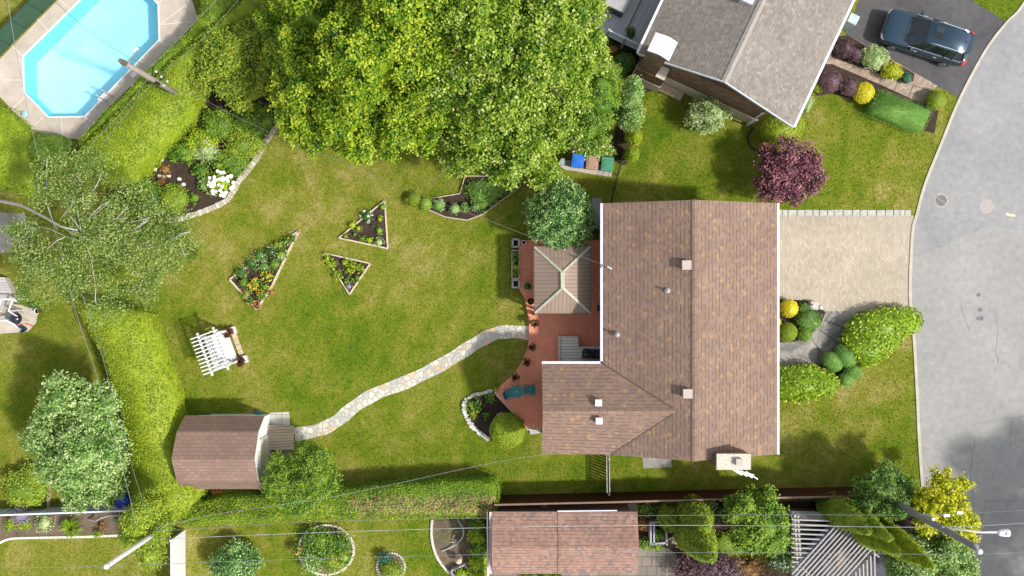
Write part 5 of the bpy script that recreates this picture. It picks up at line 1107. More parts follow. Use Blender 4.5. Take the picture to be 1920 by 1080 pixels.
# ================================================================ BIG TREES
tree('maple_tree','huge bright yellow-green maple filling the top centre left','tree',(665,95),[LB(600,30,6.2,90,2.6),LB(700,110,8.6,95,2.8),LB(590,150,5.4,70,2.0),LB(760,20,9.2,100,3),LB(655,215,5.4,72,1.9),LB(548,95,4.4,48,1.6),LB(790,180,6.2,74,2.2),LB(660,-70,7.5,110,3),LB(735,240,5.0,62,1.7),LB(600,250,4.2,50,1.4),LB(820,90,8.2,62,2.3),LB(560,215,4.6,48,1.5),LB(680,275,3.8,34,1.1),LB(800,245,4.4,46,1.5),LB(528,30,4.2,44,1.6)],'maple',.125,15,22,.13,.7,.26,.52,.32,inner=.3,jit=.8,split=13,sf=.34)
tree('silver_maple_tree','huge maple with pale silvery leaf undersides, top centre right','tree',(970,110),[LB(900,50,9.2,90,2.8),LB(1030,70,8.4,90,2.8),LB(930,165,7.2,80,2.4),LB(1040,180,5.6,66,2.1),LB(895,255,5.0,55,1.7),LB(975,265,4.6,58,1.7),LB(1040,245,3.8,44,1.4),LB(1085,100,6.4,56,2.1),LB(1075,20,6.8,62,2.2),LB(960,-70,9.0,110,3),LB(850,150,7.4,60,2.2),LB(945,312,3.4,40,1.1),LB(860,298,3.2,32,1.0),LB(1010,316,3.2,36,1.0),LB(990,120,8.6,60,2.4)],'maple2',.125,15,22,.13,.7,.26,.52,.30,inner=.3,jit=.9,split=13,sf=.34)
tree('bushy_tree','loose mid-green bushy tree between the tall hedge and the maple','tree',(440,130),[LB(440,105,2.6,56,1.4),LB(412,85,2.4,34,1.1),LB(475,85,2.7,44,1.3),LB(405,135,2.2,36,1.0),LB(460,165,2.2,48,1.1),LB(380,160,2.0,24,.8),LB(500,135,2.5,38,1.1)],'cedar',.12,28,10,.12,.6,.2,.7,.12,inner=.3,split=12,sf=.34)
shrub('leafy_shrub','dark green shrub strip behind the tall hedge at the top','shrub',440,36,44,22,1.8,'dark',.10,55,7,.1,R(40),lobes=5)
G='shrubs of the mulched bed by the tall hedge'
for x,y,rx,ry,h,m,l in ((470,225,45,36,1.3,'mid','large leafy shrub under the left edge of the maple'),(410,232,38,30,1.2,'mid','leafy shrub right of the tall hedge\'s lower corner'),(455,270,42,32,1.1,'cedar','low green shrub beside the curved stone edging'),(375,262,32,26,1.0,'lime','light green shrub in the middle of the mulched bed'),(342,285,30,24,.9,'mid','green shrub near the left side of the mulched bed'),(430,305,38,26,.8,'mid','leafy mound above the white hydrangea'),(375,318,16,16,.7,'mid','small green mound left of the white hydrangea'),(392,345,20,22,.7,'silver','grey-green shrub touching the white hydrangea'),(386,282,26,22,.9,'pale','pale dotted shrub in the heart of the mulched bed'),(338,230,22,18,1.0,'mid','shrub against the tall hedge with pale flower tips')):
    shrub('leafy_shrub',l,'shrub',x,y,rx,ry,h,m,.10,42,8,.12,0,G,.2,.72,lobes=5,inner=.35,flowers=[(LEAF['creamf'],.08,2.5)] if m in('lime','pale') or 'tips' in l else None)
for x,y,r,m,l in ((295,305,9,'lime','small lime clump at the left of the mulched bed'),(275,327,12,'cedar','low green cushion on bare mulch near the tall hedge'),(284,312,6,'mid','tiny green tuft above the low green cushion'),(309,318,12,'rust','upper rust-brown clump in the mulched bed'),(302,344,15,'rust','lower rust-brown clump above the yellow-green mound'),(365,371,12,'mid','small bright plant beside the curved stone edging')):
    pl(l,x,y,r,.4,m,.09,50,5,.06,.3,group='small plants of the mulched bed',ground=0)
for x,y,r,m,l in ((325,372,27,'cedar','bright green dome right of the birch, by the stone edging'),(275,370,34,'mid','green dome half hidden under the birch twigs')):
    shrub('round_shrub',l,'shrub',x,y,r,r,1.2,m,.09,70,6,.07,0,None,.1,.85,inner=.2)
# white hydrangea with countable heads
hyd=empty('white_hydrangea',P(414,344,0),'hydrangea with big white globe heads at the bend of the stone edging','shrub')
crownmesh('foliage',[(P(412,344,.45),rp(24),rp(22),.42,0)],LEAF['lime'],.12,.6,40,6,.08,.12,.8,hyd,.2)
q=random.Random(21); hm=None
for i in range(44):
    a=q.uniform(0,6.28); rr=math.sqrt(q.random())*25; x,y=413+rr*math.cos(a),344+rr*math.sin(a)*.95; z=.72+.18*(1-(rr/25)**2)
    if hm is None:
        g=MB(); g.lathe((0,0,0),[(.03,-.09),(.09,-.05),(.115,0),(.09,.06),(.04,.09)],9); hm=g.build('flower_head',plain('hydrangea_white',(.85,.87,.80),.8,.06,40,bump=.8),hyd,True); hm.location=Vector(P(x,y,z))-hyd.location
        me=hm.data; off=wloc(hyd)
        for v in me.vertices: v.co+=off
    else: c=hm.copy(); COL.objects.link(c); c.parent=hyd; c.location=Vector(P(x,y,z))-hyd.location; s_=q.uniform(.7,1.15); c.scale=(s_,s_,s_)
# curved block edging
EP=smooth([(519,237),(497,268),(482,296),(463,322),(448,340),(436,362),(424,377),(398,390),(372,400),(345,408),(321,414)],4)
se=empty('curved_edging',P(436,362,0),'curved edging of weathered paving blocks between lawn and mulched bed','stone edging')
q=random.Random(4)
for i in range(len(EP)-1):
    a,b=EP[i],EP[i+1]; rb=ribbon([a,(a[0]+(b[0]-a[0])*.93,a[1]+(b[1]-a[1])*.93)],10+q.uniform(-1,1)); MB().prism(PP(rb),0,q.uniform(.05,.09)).build('block',[plain('edge_block',(.42,.36,.29),.9,.2,7,bump=.5),plain('edge_block2',(.52,.48,.42),.9,.2,7)][q.random()<.3],se,bevel=.012)
for i,(x,y) in enumerate([(300,330),(308,331),(318,330),(304,300),(337,336),(345,346),(292,318)]):
    tag(MB().stone(P(x,y,0),.12,.10,.12,i+30).build('garden_rock',plain('pale_rock',(.6,.6,.55),.9,.1)),['pale rock left of three in the mulched bed','middle pale rock of three in a row in the mulched bed','pale rock right of three in the mulched bed','pale rock above the upper rust-brown clump','flat pale rock right of the row of three rocks','lowest pale rock near the yellow-green dome','pale rock beside the low green cushion'][i],'rock',group='pale rocks in the mulched bed')
# birch
bt=empty('birch_tree',P(120,428,0),'sprawling grey-green birch with pale bare limbs at the left edge','tree')
def limbs(mb,pts,r0,r1): 
    n=len(pts); mb.tube([P(*p) for p in pts],[r0+(r1-r0)*i/(n-1) for i in range(n)],7)
mb=MB()
limbs(mb,[(-70,372,.0),(0,377,2.6),(40,385,4.0),(85,408,5.5),(115,425,6.2),(145,432,6.8)],.10,.035)
for l in ([(150,432,6.3),(200,425,6.4),(240,418,6.4),(283,408,6.6)],[(150,434,6.3),(230,440,6.2),(300,445,6.1),(358,434,6.2)],[(150,434,6.3),(210,455,6.1),(260,460,6.0),(300,470,5.9)],[(150,434,6.3),(170,480,6.0),(178,530,5.7),(180,570,5.5)],[(150,430,6.4),(175,405,6.8),(205,378,7.2)],[(150,434,6.3),(120,470,5.8),(95,510,5.3),(70,545,4.9)],[(150,434,6.3),(230,490,5.7),(280,530,5.2)],[(145,430,6.3),(165,380,6.6),(185,340,6.5)],[(85,408,5.5),(110,420,6.4),(135,438,6.9),(170,450,7.0)],[(45,418,5.4),(95,430,6.2),(125,444,6.6),(150,452,6.8)],[(125,400,6.9),(140,415,7.0),(150,430,6.9),(155,436,6.6)],[(88,300,6.8),(87,380,6.6),(95,405,6.2),(108,432,6.0)],[(155,432,6.5),(165,410,7.1),(190,385,7.5),(205,378,7.6)],[(195,408,6.6),(215,413,6.9),(228,400,7.1),(240,385,7.2)],[(215,413,6.9),(240,408,7.2)],[(250,430,6.8),(265,422,6.9),(270,412,6.9),(283,408,6.9)],[(265,422,6.9),(280,412,6.9)],[(135,372,7.0),(145,395,7.0),(152,432,6.9)],[(190,325,6.5),(185,340,6.7),(175,356,6.7)],[(138,322,6.5),(155,345,6.7)],[(258,458,6.3),(292,460,6.4)],[(340,465,6.2),(348,482,6.2)],[(112,482,6.2),(133,475,6.4)],[(122,444,6.6),(105,452,6.8),(88,468,6.8)],[(20,418,5.2),(45,418,5.5)],[(165,470,6.2),(167,476,6.2)],[(115,408,6.9),(135,385,7.2),(140,368,7.2)],[(178,566,6),(180,540,6.2)],[(320,448,6.4),(340,440,6.5),(358,434,6.5)],[(230,440,6.5),(262,433,6.7)]): limbs(mb,[(a_,b_,c_-.35) for a_,b_,c_ in l],.024,.009)
mb.build('trunk',BIRCHB,bt,True)
BL=[LB(110,320,5.8,52,1.1,34),LB(180,310,5.6,52,1.1,30),LB(60,440,5.0,52,1.0,36),LB(245,380,5.6,62,1.1,40),LB(300,440,5.4,56,1.1,44),LB(200,450,5.8,68,1.2,48),LB(120,500,5.4,66,1.1,50),LB(250,500,5.2,66,1.1,44),LB(180,540,4.8,70,1.0,36),LB(80,540,4.8,50,1.0,34),LB(60,480,5.0,40,1.0,34),LB(340,470,4.8,34,.9,44),LB(280,545,4.4,34,.9,22),LB(120,370,6.0,60,1.1,34),LB(165,395,6.2,70,1.0,36),LB(330,420,5.0,30,.9,30),LB(205,575,4.4,50,.9,22)]
crownmesh('crown',BL,LEAF['birch'],.10,.55,17,20,.2,.3,None,bt,.6,-.5,.3,.9,None,.1,9,.36)
# left-bottom trees
tree('pale_tree','silvery light green tree with drooping sprays at the lower left edge','tree',(165,815),[LB(128,745,4.2,48,1.5),LB(185,765,4.2,50,1.5),LB(108,800,3.6,50,1.3),LB(175,840,4.4,66,1.7),LB(130,860,3.6,56,1.4),LB(195,900,3.2,48,1.2),LB(160,915,2.8,44,1.1),LB(85,825,2.8,36,1.0),LB(205,840,3.6,44,1.4)],'silver',.14,28,10,.12,.45,.24,.7,.13,inner=.3,split=14,sf=.32)
tree('pale_tree','pale leafy small tree wedged between hedge and white fence, lower left','tree',(292,985),[LB(280,1010,2.8,30,1.0),LB(300,985,3.0,26,1.0),LB(260,1000,3.2,28,1.1),LB(285,1040,2.4,26,.9)],'gold' if False else 'cedar',.11,28,10,.14,.5,.2,.7,.08,inner=.3)
shrub('leafy_shrub','dark blue-green shrub against the pale fence, beside the hedge corner','shrub',238,975,24,22,1.4,'teal',.09,45,7,.1,lobes=4)
tree('spreading_tree','airy mixed-green foliage mass hanging below the hedge corner','tree',(270,985),[LB(262,968,4.6,30,1.3,26),LB(285,945,4.4,32,1.3,26),LB(250,1000,4.2,24,1.1)],'hedge',.10,32,9,.13,.5,.2,.7,.1,inner=.3)
shrub('leafy_bush','broad yellow-green bush at the left edge, left of the timber border','shrub',45,915,47,42,1.2,'cedar',.13,36,8,.14,lobes=7,inner=.3)
shrub('lavender_bush','grey-violet flowering bush leaning over the pale blue-grey fence','shrub',39,966,17,17,1.35,'violetf',.05,80,6,.07,inner=.4,core=.6)
sheet('garden_soil',[(-40,966),(255,956),(262,1000),(190,1001),(100,1004),(40,1008),(0,1018),(-40,1030)],.012,MT['soil'])
ge2=empty('white_block_edging',P(120,1004,0),'row of small whitish blocks edging the lower left flower border','stone edging')
EB=smooth([(-5,1020),(20,1010),(60,1008),(110,1007),(160,1006),(210,1004),(235,1003)],6)
for i in range(len(EB)-1):
    a,b=EB[i],EB[i+1]; MB().prism(PP(ribbon([a,(a[0]+(b[0]-a[0])*.85,a[1]+(b[1]-a[1])*.85)],4)),0,.07).build('block',plain('whitish_block',(.66,.64,.56),.9,.12,8),ge2)
for x,y,r,m,l,k in ((18,985,14,'cedar','yellowish-green clump at the far left of the lower border','s'),(46,984,11,'lime','bright green clump right of the far left one in the lower border','s'),(82,981,18,'pale','white-dotted leafy clump in the lower left border','s'),(140,985,24,'lime','yellow-green fountain of strap leaves in the lower left border','g'),(190,988,10,'rust','reddish tuft beside the strap-leaf fountain in the border','s'),(183,1000,8,'lime','tiny lime tuft on the white block edging','s')):
    if k=='g': grassy('strap_leaf_plant',l,'plant',x,y,r,.7,m,150,wd=.022)
    else: pl(l,x,y,r,.5,m,.10,44,6,.08,.35,group='clumps of the lower left border',ground=0)
tag(MB().tube([P(*a) for a in ((167,974,.1),(180,977,.5),(188,972,.9),(206,967,1.0),(252,966,1.1))],[.05,.045,.04,.035,.03],7).build('bare_branch',BIRCHB),'bare pale branch lying over the lower left border near the fence','branch')
tag(MB().lathe(P(239,937,0),[(.32,0),(.36,.6),(.1,.7)],10).build('blue_bin',plain('cobalt',(.02,.06,.45),.5)),'cobalt blue tub glimpsed under the pale tree by the hedge','tub')
# left-edge deck corner
wd_=empty('plank_deck',P(0,560),'weathered grey plank deck with white railings at the left edge','deck')
MB().prism(PP([(-120,515),(8,520),(21,545),(21,562),(-10,600),(-20,610),(-120,610)],.5),0,.5).build('boards',[MT['patio_plank']],wd_)
for pts in (((-20,566,1.35),(3,561,1.35),(24,561,1.35),(35,567,1.0)),((24,561,1.35),(16,583,1.35),(34,594,.9)),((-20,600,1.35),(12,601,1.3),(26,608,1.0),(38,619,.6)),((3,561,1.35),(-4,578,1.35))):
    MB().tube([P(*p) for p in pts],.045,8).build('railing',WHITE,wd_,True)
for p in ((24,561,1.35),(16,583,1.35),(-2,600,1.35)): c=P(*p); MB().tube([(c.x,c.y,.0),c],.04,8).build('post',WHITE,wd_)
kg=empty('kettle_barbecue',P(46,596,0),'round black kettle barbecue on the small patio at the left edge','barbecue')
c=P(46,596,.0); t=NT('enamel',.12,.7); t.color((.012,.015,.03)); EN=t.mat
MB().lathe((c.x,c.y,.55),[(.05,0),(.2,.05),(.29,.18),(.3,.24)],24).build('bowl',EN,kg,True); MB().lathe((c.x,c.y,.79),[(.31,0),(.29,.1),(.2,.2),(.06,.25),(.02,.26)],24).build('lid',EN,kg,True)
MB().tube([(c.x-.07,c.y,1.05),(c.x-.05,c.y,1.1),(c.x+.05,c.y,1.1),(c.x+.07,c.y,1.05)],.015,6).build('lid_handle',DARKM,kg)
for k in range(3): a=R(90+120*k); MB().tube([(c.x+.18*math.cos(a),c.y+.18*math.sin(a),.62),(c.x+.3*math.cos(a),c.y+.3*math.sin(a),.02)],.015,6).build('leg',GREYM,kg)
tag(MB().lathe(P(35,598,.02),[(.12,0),(.14,.5),(.10,.55),(.1,.6)],14).build('gas_bottle',plain('dull_grey',(.15,.15,.17),.4)),'small grey canister left of the kettle barbecue','canister')
for x,y,r,col,nm,lab in ((47,617,6,(.02,.03,.06),'oval_tub','dark blue tub on the patio below the kettle barbecue'),(22,599,5,(.05,.25,.35),'blue_pot','teal blue pot at the deck steps left of the barbecue')):
    e_=empty(nm,P(x,y,0),lab,'pot'); MB().lathe(P(x,y,.02),[(rp(r)*.7,0),(rp(r),.3),(rp(r)*.85,.3),(rp(r)*.8,.22)],16).build('pot',plain(nm,col,.4),e_,True)
pot(76,583,5,.35,.0,plain('pale_pot',(.62,.6,.56),.5),'potted_plant','round pale pot with rusty plant at the right of the barbecue patio','rust',4,.2)
tl=MB(); 
for k in range(3): tl.prism(PP([(26+k*5,606+k*3),(34+k*5,602+k*3),(37+k*5,608+k*3),(30+k*5,613+k*3)]),.03,.06+k*.012)
tag(tl.build('spare_pavers',plain('terracotta_paver',(.42,.22,.16),.9,.2,8)),'reddish loose paving slabs on the patio below the barbecue','paving slabs')
tag(MB().beam(P(48,607,.1),P(62,612,.1),.06,.05).build('orange_tool',plain('orange_tool',(.6,.2,.07),.5)),'orange handled tool lying right of the kettle barbecue','tool')
shrub('leafy_plant','dark pot plant under the birch beside the barbecue patio','plant',62,573,8,7,.5,'dark',.08,60,5,.06)
# ================================================================ BOTTOM CENTRE
tree('round_tree','round green tree with a dark cleft beside the shed ramp','tree',(560,885),[LB(592,895,2.5,44,1.5),LB(528,900,2.3,32,1.4),LB(560,925,2.2,42,1.2),LB(590,865,2.5,34,1.3),LB(522,868,2.2,22,1.1),LB(545,905,2.2,34,1.2),LB(575,850,2.2,26,1.1),LB(575,893,2.3,50,1.3),LB(515,905,2.0,24,1.0)],'mid',.085,80,8,.07,.55,.10,.82,.11,inner=.12,split=20,sf=.3)
shrub('conifer_shrub','dark green feathery conifer shrub at the bottom edge','shrub',438,1058,48,42,2.0,'deep',.11,45,8,.12,lobes=7,inner=.3)
rb_=empty('round_flower_bed',P(612,1030),'oval flower bed ringed with pale stones at the bottom edge','flower bed')
EL=lambda cx,cy,rx,ry,n,a0=0,a1=6.283: [(cx+rx*math.cos(a0+(a1-a0)*i/n),cy+ry*math.sin(a0+(a1-a0)*i/n)) for i in range(n)]
MB().prism(PP(EL(612,1030,51,46,30),.06),0,.06).build('soil',MT['soil'],rb_)
for i,(x,y) in enumerate(EL(612,1030,51.5,46.5,64)): MB().stone(P(x,y,0),.085,.07,.13,i).build('stone',plain('white_stone',(.60,.57,.49),.9,.15,7),rb_)
for x,y,rx,m,l,f in ((600,1015,26,'mid','tall leafy clump at the top of the oval flower bed',None),(635,1020,24,'mid','leafy clump at the right of the oval flower bed',None),(585,1010,20,'dark','dark leafy clump at the upper left of the oval flower bed',None),(590,1050,24,'silver','grey-green clump at the lower left of the oval flower bed',None),(625,1055,22,'cedar','yellow-flecked clump at the bottom of the oval flower bed',[(FL['yellowf'],.08,5)]),(610,1035,22,'mid','spreading clump in the middle of the oval flower bed',None),(560,1033,11,'dark','clump with orange blooms hanging over the left rim of the oval bed',[(FL['orangef'],.11,22)]),(645,1045,16,'mid','green clump near the right rim of the oval flower bed',None)):
    pl(l,x,y,rx,.9,m,.12,36,7,.12,.4,f,group='clumps of the oval flower bed',ground=.05)
sb2=empty('small_stone_bed',P(735,1060),'small stone-ringed bed with two shrubs at the bottom edge','flower bed')
MB().prism(PP(EL(733,1062,26,26,24),.06),0,.06).build('soil',MT['soil'],sb2)
for i,(x,y) in enumerate(EL(733,1062,26,26,34)): MB().stone(P(x,y,0),.07,.06,.1,i).build('stone',MT['white_stone'],sb2)
pl('teal-green spruce bush in the small stone-ringed bed',721,1047,14,.7,'teal',.07,90,6,.05,.2,ground=.05,name='small_shrub',cat='shrub'); pl('bright green mound in the lower half of the small stone-ringed bed',735,1073,25,.8,'cedar',.08,60,6,.07,.2,ground=.05,name='small_shrub',cat='shrub')
cb_=empty('corner_bed',P(850,1030),'curved soil bed edged with pale stones left of the garage','flower bed')
EC=smooth([(810,976),(809,1000),(812,1022),(820,1045),(835,1066),(850,1080),(862,1100)],8)
MB().prism([P(x,y,.03) for x,y in EC]+[P(905,1100,.03),P(908,974,.03)],0,.03).build('soil',MT['soil'],cb_)
for i,(x,y) in enumerate(EC): MB().stone(P(x,y,0),.085,.07,.12,i).build('stone',MT['white_stone'],cb_)
tag(MB().tube([P(*a) for a in smooth([(858,975,.2),(868,990,.2),(868,1005,.2),(858,1018,.2),(842,1028,.15),(828,1033,.1)],4)],.035,6).build('garden_hose',plain('pale_hose',(.42,.46,.46),.4)),'pale garden hose looped across the soil bed beside the garage','hose')
pl('sparse green plant at the upper left of the soil bed beside the garage',832,998,13,.4,'mid',.07,30,4,.12,.7,ground=.03,core=None); pl('sparse green plant under the loop of the garden hose',857,992,13,.4,'mid',.07,30,4,.12,.7,ground=.03,core=None); pl('dry wispy plant in the middle of the soil bed beside the garage',838,1012,12,.3,'silver',.05,40,4,.12,.7,ground=.03,core=None)
dw=MB(); q=random.Random(2)
for k in range(5): a=P(846+q.uniform(-4,10),1012+q.uniform(-4,6),.1); dw.tube([a,a+V(q.uniform(-.3,.3),q.uniform(.05,.3),.15)],[.03,.012],5)
tag(dw.build('driftwood',plain('drift',(.62,.55,.46),.9,.2,9)),'pieces of pale driftwood inside the hose loop','driftwood')
sta=empty('garden_statue',P(861,1045,0),'small pinkish stone garden statue standing above the square grey planter','statue')
c=P(861,1045,0); MB().lathe(c,[(.20,0),(.20,.08),(.15,.1),(.12,.25),(.16,.42),(.19,.55),(.12,.68),(.06,.72)],14).build('figure',plain('statue_pink',(.60,.46,.40),.9,.15,10),sta,True); MB().lathe((c.x,c.y+.12,.70),[(.05,0),(.1,.06),(.1,.14),(.04,.2)],12).build('head',plain('statue_head',(.42,.31,.17),.9,.2,10),sta,True)
sp=empty('square_planter',P(865,1072,0),'tilted square grey planter with leafy plant at the bottom edge','planter'); T=Matrix.Translation(P(866,1073,0))@Matrix.Rotation(R(24),4,'Z'); g=MB(T)
for a,b in (((-.4,.4),(.4,.4)),((-.4,-.5),(.4,-.5)),((-.4,.4),(-.4,-.5)),((.4,.4),(.4,-.5))): g.beam((a[0],a[1],.22),(b[0],b[1],.22),.06,.44)
g.build('box',plain('planter_lilac',(.45,.44,.47),.7),sp); MB(T).prism([(-.38,-.48),(.38,-.48),(.38,.38),(-.38,.38)],.02,.25).build('soil',MT['mulch'],sp)
shrub('leafy_plant','bright leafy plant filling the lower half of the square grey planter','plant',866,1076,12,9,.4,'lime',.12,50,5,.08,ground=.3)
G='leafy shrubs along the garage fence'
for i,(y,m,l) in enumerate([(985,'mid','uppermost leafy shrub along the white fence left of the garage'),(1008,'lime','second leafy shrub from the top along the garage\'s white fence'),(1032,'mid','third leafy shrub from the top along the garage\'s white fence'),(1058,'lime','fourth leafy shrub from the top along the garage\'s white fence'),(1080,'lime','lowest leafy shrub along the garage\'s white fence, cut by the frame')]):
    shrub('leafy_shrub',l,'shrub',896,y,17,16,1.0,m,.15,34,6,.1,0,G,.2,.7,inner=.35)
# things behind fence/garage
for i,(x,l) in enumerate([(988,'small dark crate between fence and garage roof'),(1020,'little timber box between fence and garage roof')]): tag(MB().box(P(x,951,.3),(.35,.3,.6)).build('crate',DTIMBER if i==0 else TIMBER,bevel=.01),l,'crate')
for i,x in enumerate((970,1040,1080)): 
    pass
fbx=empty('cold_frame',P(1234,1000,0),'rectangular grey timber garden frame between garage and conifers','garden frame')
for a,b in (((1219,977),(1219,1020)),((1225,977),(1225,1018)),((1248,996),(1249,1020)),((1219,1018),(1250,1015)),((1219,978),(1240,976))): MB().beam(P(a[0],a[1],.5),P(b[0],b[1],.5),.09,.5).build('board',plain('frame_grey',(.30,.32,.35),.7,.12),fbx)
for x,y,r,m,l in ((1210,952,18,'mid','leafy clump touching the maroon fence right of the garage'),(1232,950,14,'dark','dark clump right of the leafy one behind the maroon fence'),(1207,985,10,'rust','rusty fern beside the grey garden frame'),(1207,1020,13,'mid','low green clump at the lower left of the grey garden frame'),(1232,1024,11,'mid','green clump below the grey garden frame'),(1238,1002,9,'mid','green plant inside the grey garden frame'),(1330,945,14,'pale','pale leafed plant between the conifer and the dark hollow'),(1345,960,16,'dark','dark shrub in the hollow between conifer and green tree'),(1375,965,18,'dark','second dark shrub left of the green tree'),(1262,938,9,'creamf','cream and rust foliage plant by the maroon fence'),(1268,1012,9,'creamf','cream flowering plant beside the leaning conifers')):
    pl(l,x,y,r,.8,m,.11,42,6,.1,.35,group='undergrowth beyond the maroon fence',ground=0,name='undergrowth_plant')
def column(name,label,tipx,tipy,hh,r,mat,group,prof=None,leaf=.07,base=None):
    """tall narrow conifer standing upright; tip given on the plan"""
    tp=P(tipx,tipy,hh); b=V(tp.x,tp.y,0); e_=empty(name,b,label,'tree',group)
    MB().tube([b,V(tp.x,tp.y,hh*.8)],[.09,.03],7).build('trunk',BARK,e_,True)
    L=[]; n=6
    for i in range(n):
        z=hh*(.12+.76*i/(n-1)); k=[.82,1.0,.98,.84,.62,.34][i]; L.append((V(b.x,b.y,z),r*k,r*k,hh*.155,0))
    crownmesh('crown',L,LEAF[mat],leaf,.55,120,5,.05,.10,.9,e_,.1,-1,.25,.6)
G='tall slim cedars leaning in view by the pergola'
for x,y,h_,r,l in ((1628,996,5.6,.75,'leftmost tall slim cedar beside the grey pergola'),(1668,1010,6.2,.62,'second tall slim cedar from the left, above the pergola'),(1684,1036,6.0,.75,'third tall slim cedar from the left, beside the pergola\'s right corner'),(1744,1060,7.0,.75,'rightmost tall slim cedar, tip pointing at the street')):
    column('slim_cedar',l,x,y,h_,r,'cedar' if x<1680 else 'olive',G)
G='bushy conifers beyond the maroon fence'
column('bushy_conifer','bushy conifer leaning towards the bottom edge right of the garden frame',1334,1046,5.6,.95,'cedar',G,leaf=.09); column('bushy_conifer','second bushy conifer, reaching up to the maroon fence',1322,990,4.0,.95,'cedar',G,leaf=.09)
shrub('round_shrub','round green conifer right above the grey garden frame','shrub',1258,970,24,26,2.0,'cedar',.08,90,6,.06)
tree('leafy_tree','dense green leafy tree right of centre beyond the maroon fence','tree',(1400,965),[LB(1395,955,2.8,36,1.3),LB(1430,985,2.8,46,1.3),LB(1395,1000,2.4,36,1.1),LB(1425,945,2.6,34,1.1),LB(1450,1010,2.2,30,1.0)],'mid',.12,36,9,.09,.6,.18,.72,.1,inner=.25,split=10,sf=.36)
shrub('leafy_shrub','yellow-green low shrub with orange fruit left of the grey pergola','shrub',1460,985,22,32,1.4,'cedar',.10,50,7,.1,lobes=5,flowers=[(FL['orangef'],.09,1.5)])
shrub('ground_shrub','olive grassy ground shrub below the green leafy tree','shrub',1372,1022,36,26,.5,'cedar',.09,60,6,.1,inner=.4)
shrub('purple_shrub','purple-brown smoke bush along the bottom edge','shrub',1325,1068,66,34,1.5,'darkpurple',.10,40,8,.16,lobes=8,inner=.5,core=.5,flowers=[(FL['violetf'],.10,3)])
shrub('purple_shrub','thin brownish purple bush right of the larger smoke bush','shrub',1400,1066,44,26,1.0,'rust',.08,30,8,.16,lobes=6,inner=.6,core=.45,flowers=[(FL['violetf'],.08,3)])
shrub('white_flowering_shrub','shrub covered in small white blooms at the left corner of the pergola','shrub',1468,1046,30,28,1.3,'mid',.08,50,6,.1,lobes=5,flowers=[(FL['whitef'],.12,16)])
tree('green_tree','fine-leaved dark green tree at the street end of the maroon fence','tree',(1620,900),[LB(1640,915,3.0,36,1.6),LB(1665,940,3.0,34,1.4),LB(1618,935,2.6,28,1.2),LB(1655,895,2.8,30,1.3),LB(1680,920,2.6,28,1.2)],'dark',.11,40,9,.09,.5,.2,.7,.1,inner=.3,split=10,sf=.36)
shrub('leafy_shrub','low green shrub between the dark tree and the yellow tree','shrub',1706,925,26,32,1.4,'mid',.10,50,7,.1,lobes=5)
tree('golden_tree','bright golden-yellow tree overhanging the street edge','tree',(1735,935),[LB(1765,905,3.4,26,1.1),LB(1750,935,3.4,36,1.4),LB(1785,940,3.4,26,1.2),LB(1735,965,3.2,34,1.3),LB(1780,975,3.0,34,1.3),LB(1812,975,2.6,20,.9),LB(1800,1000,2.4,28,1.0),LB(1800,905,2.6,12,.6)],'gold',.12,32,9,.10,.65,.25,.55,.1,inner=.35,split=9,sf=.36)
tree('pale_leafed_tree','broad light green tree under the utility pole at the lower right','tree',(1740,1040),[LB(1720,1050,2.6,46,1.4),LB(1770,1030,2.6,40,1.3),LB(1760,1075,2.6,50,1.4),LB(1800,1050,2.2,28,1.1),LB(1690,1075,2.2,34,1.1),LB(1800,1085,2.0,30,1.0),LB(1730,1000,2.0,22,.9)],'silver',.12,36,9,.10,.5,.22,.7,.1,inner=.3,split=11,sf=.36)
shrub('purple_shrub','dull purple-brown shrub between the slim cedars and the golden tree','shrub',1690,985,34,28,1.2,'darkpurple',.08,36,7,.13,lobes=5,inner=.5,flowers=[(FL['pinkf'],.06,1)])
# pergola
pg=empty('pergola',P(1560,1025,0),'grey timber pergola with slats running in three directions, lower right','pergola'); zp=2.35
PG=plain('pergola_grey',(.40,.38,.36),.75,.12,6)
sheet('paving',[(1484,960),(1600,956),(1660,1030),(1665,1180),(1484,1180)],.023,plain('dark_paving',(.08,.08,.10),.8,.25,3))
g=MB()
for k in range(11):
    y=974+k*8.8; xr=[1570,1560,1553,1547,1541,1536,1530,1524,1517,1511,1506][k]; g.beam(P(1484,y,zp),P(xr,y+ (xr-1484)*.035,zp),.06,.10)
g.build('left_slats',PG,pg)
g=MB()
d0=(1573,979); d1=(1492,1068)
for k in range(12):
    t_=k/11; a=(1573+61*t_,979+50*t_); b=(a[0]-88-30*t_,a[1]+97+34*t_); g.beam(P(a[0],a[1],zp+.10),P(b[0],b[1],zp+.10),.06,.10)
g.build('diagonal_slats',PG,pg)
g=MB()
for k in range(7):
    x=1597+k*7.0; g.beam(P(x,1079-k*7.4,zp),P(x+3,1150,zp),.06,.10)
g.build('right_slats',PG,pg)
g=MB()
for a,b in (((1490,965),(1496,1070)),((1496,966),(1502,1070)),((1484,972),(1580,978)),((1576,985),(1640,1035)),((1500,1060),(1580,1140)),((1580,990),(1648,1044)),((1628,1040),(1640,1140))): g.beam(P(a[0],a[1],zp-.1),P(b[0],b[1],zp-.1),.09,.10)
g.build('cross_beam',PG,pg)
for x,y in ((1488,968),(1574,982),(1634,1032),(1504,1062),(1600,1120)): c=P(x,y,zp); MB().box((c.x,c.y,zp/2-.08),(.12,.12,zp-.16)).build('post',PG,pg)
tag(MB().beam(P(1480,968,.6),P(1484,1037,.6),.09,1.2).build('low_timber_screen',WTIMBER),'low weathered timber screen along the left side of the pergola','screen')
tag(MB().prism(PP([(1462,957),(1560,960),(1590,978),(1470,975)],.6),.02,.6).build('garden_bench_box',plain('bench_grey',(.34,.32,.31),.8,.2,5)),'grey-brown slab bench along the top side of the pergola','bench')
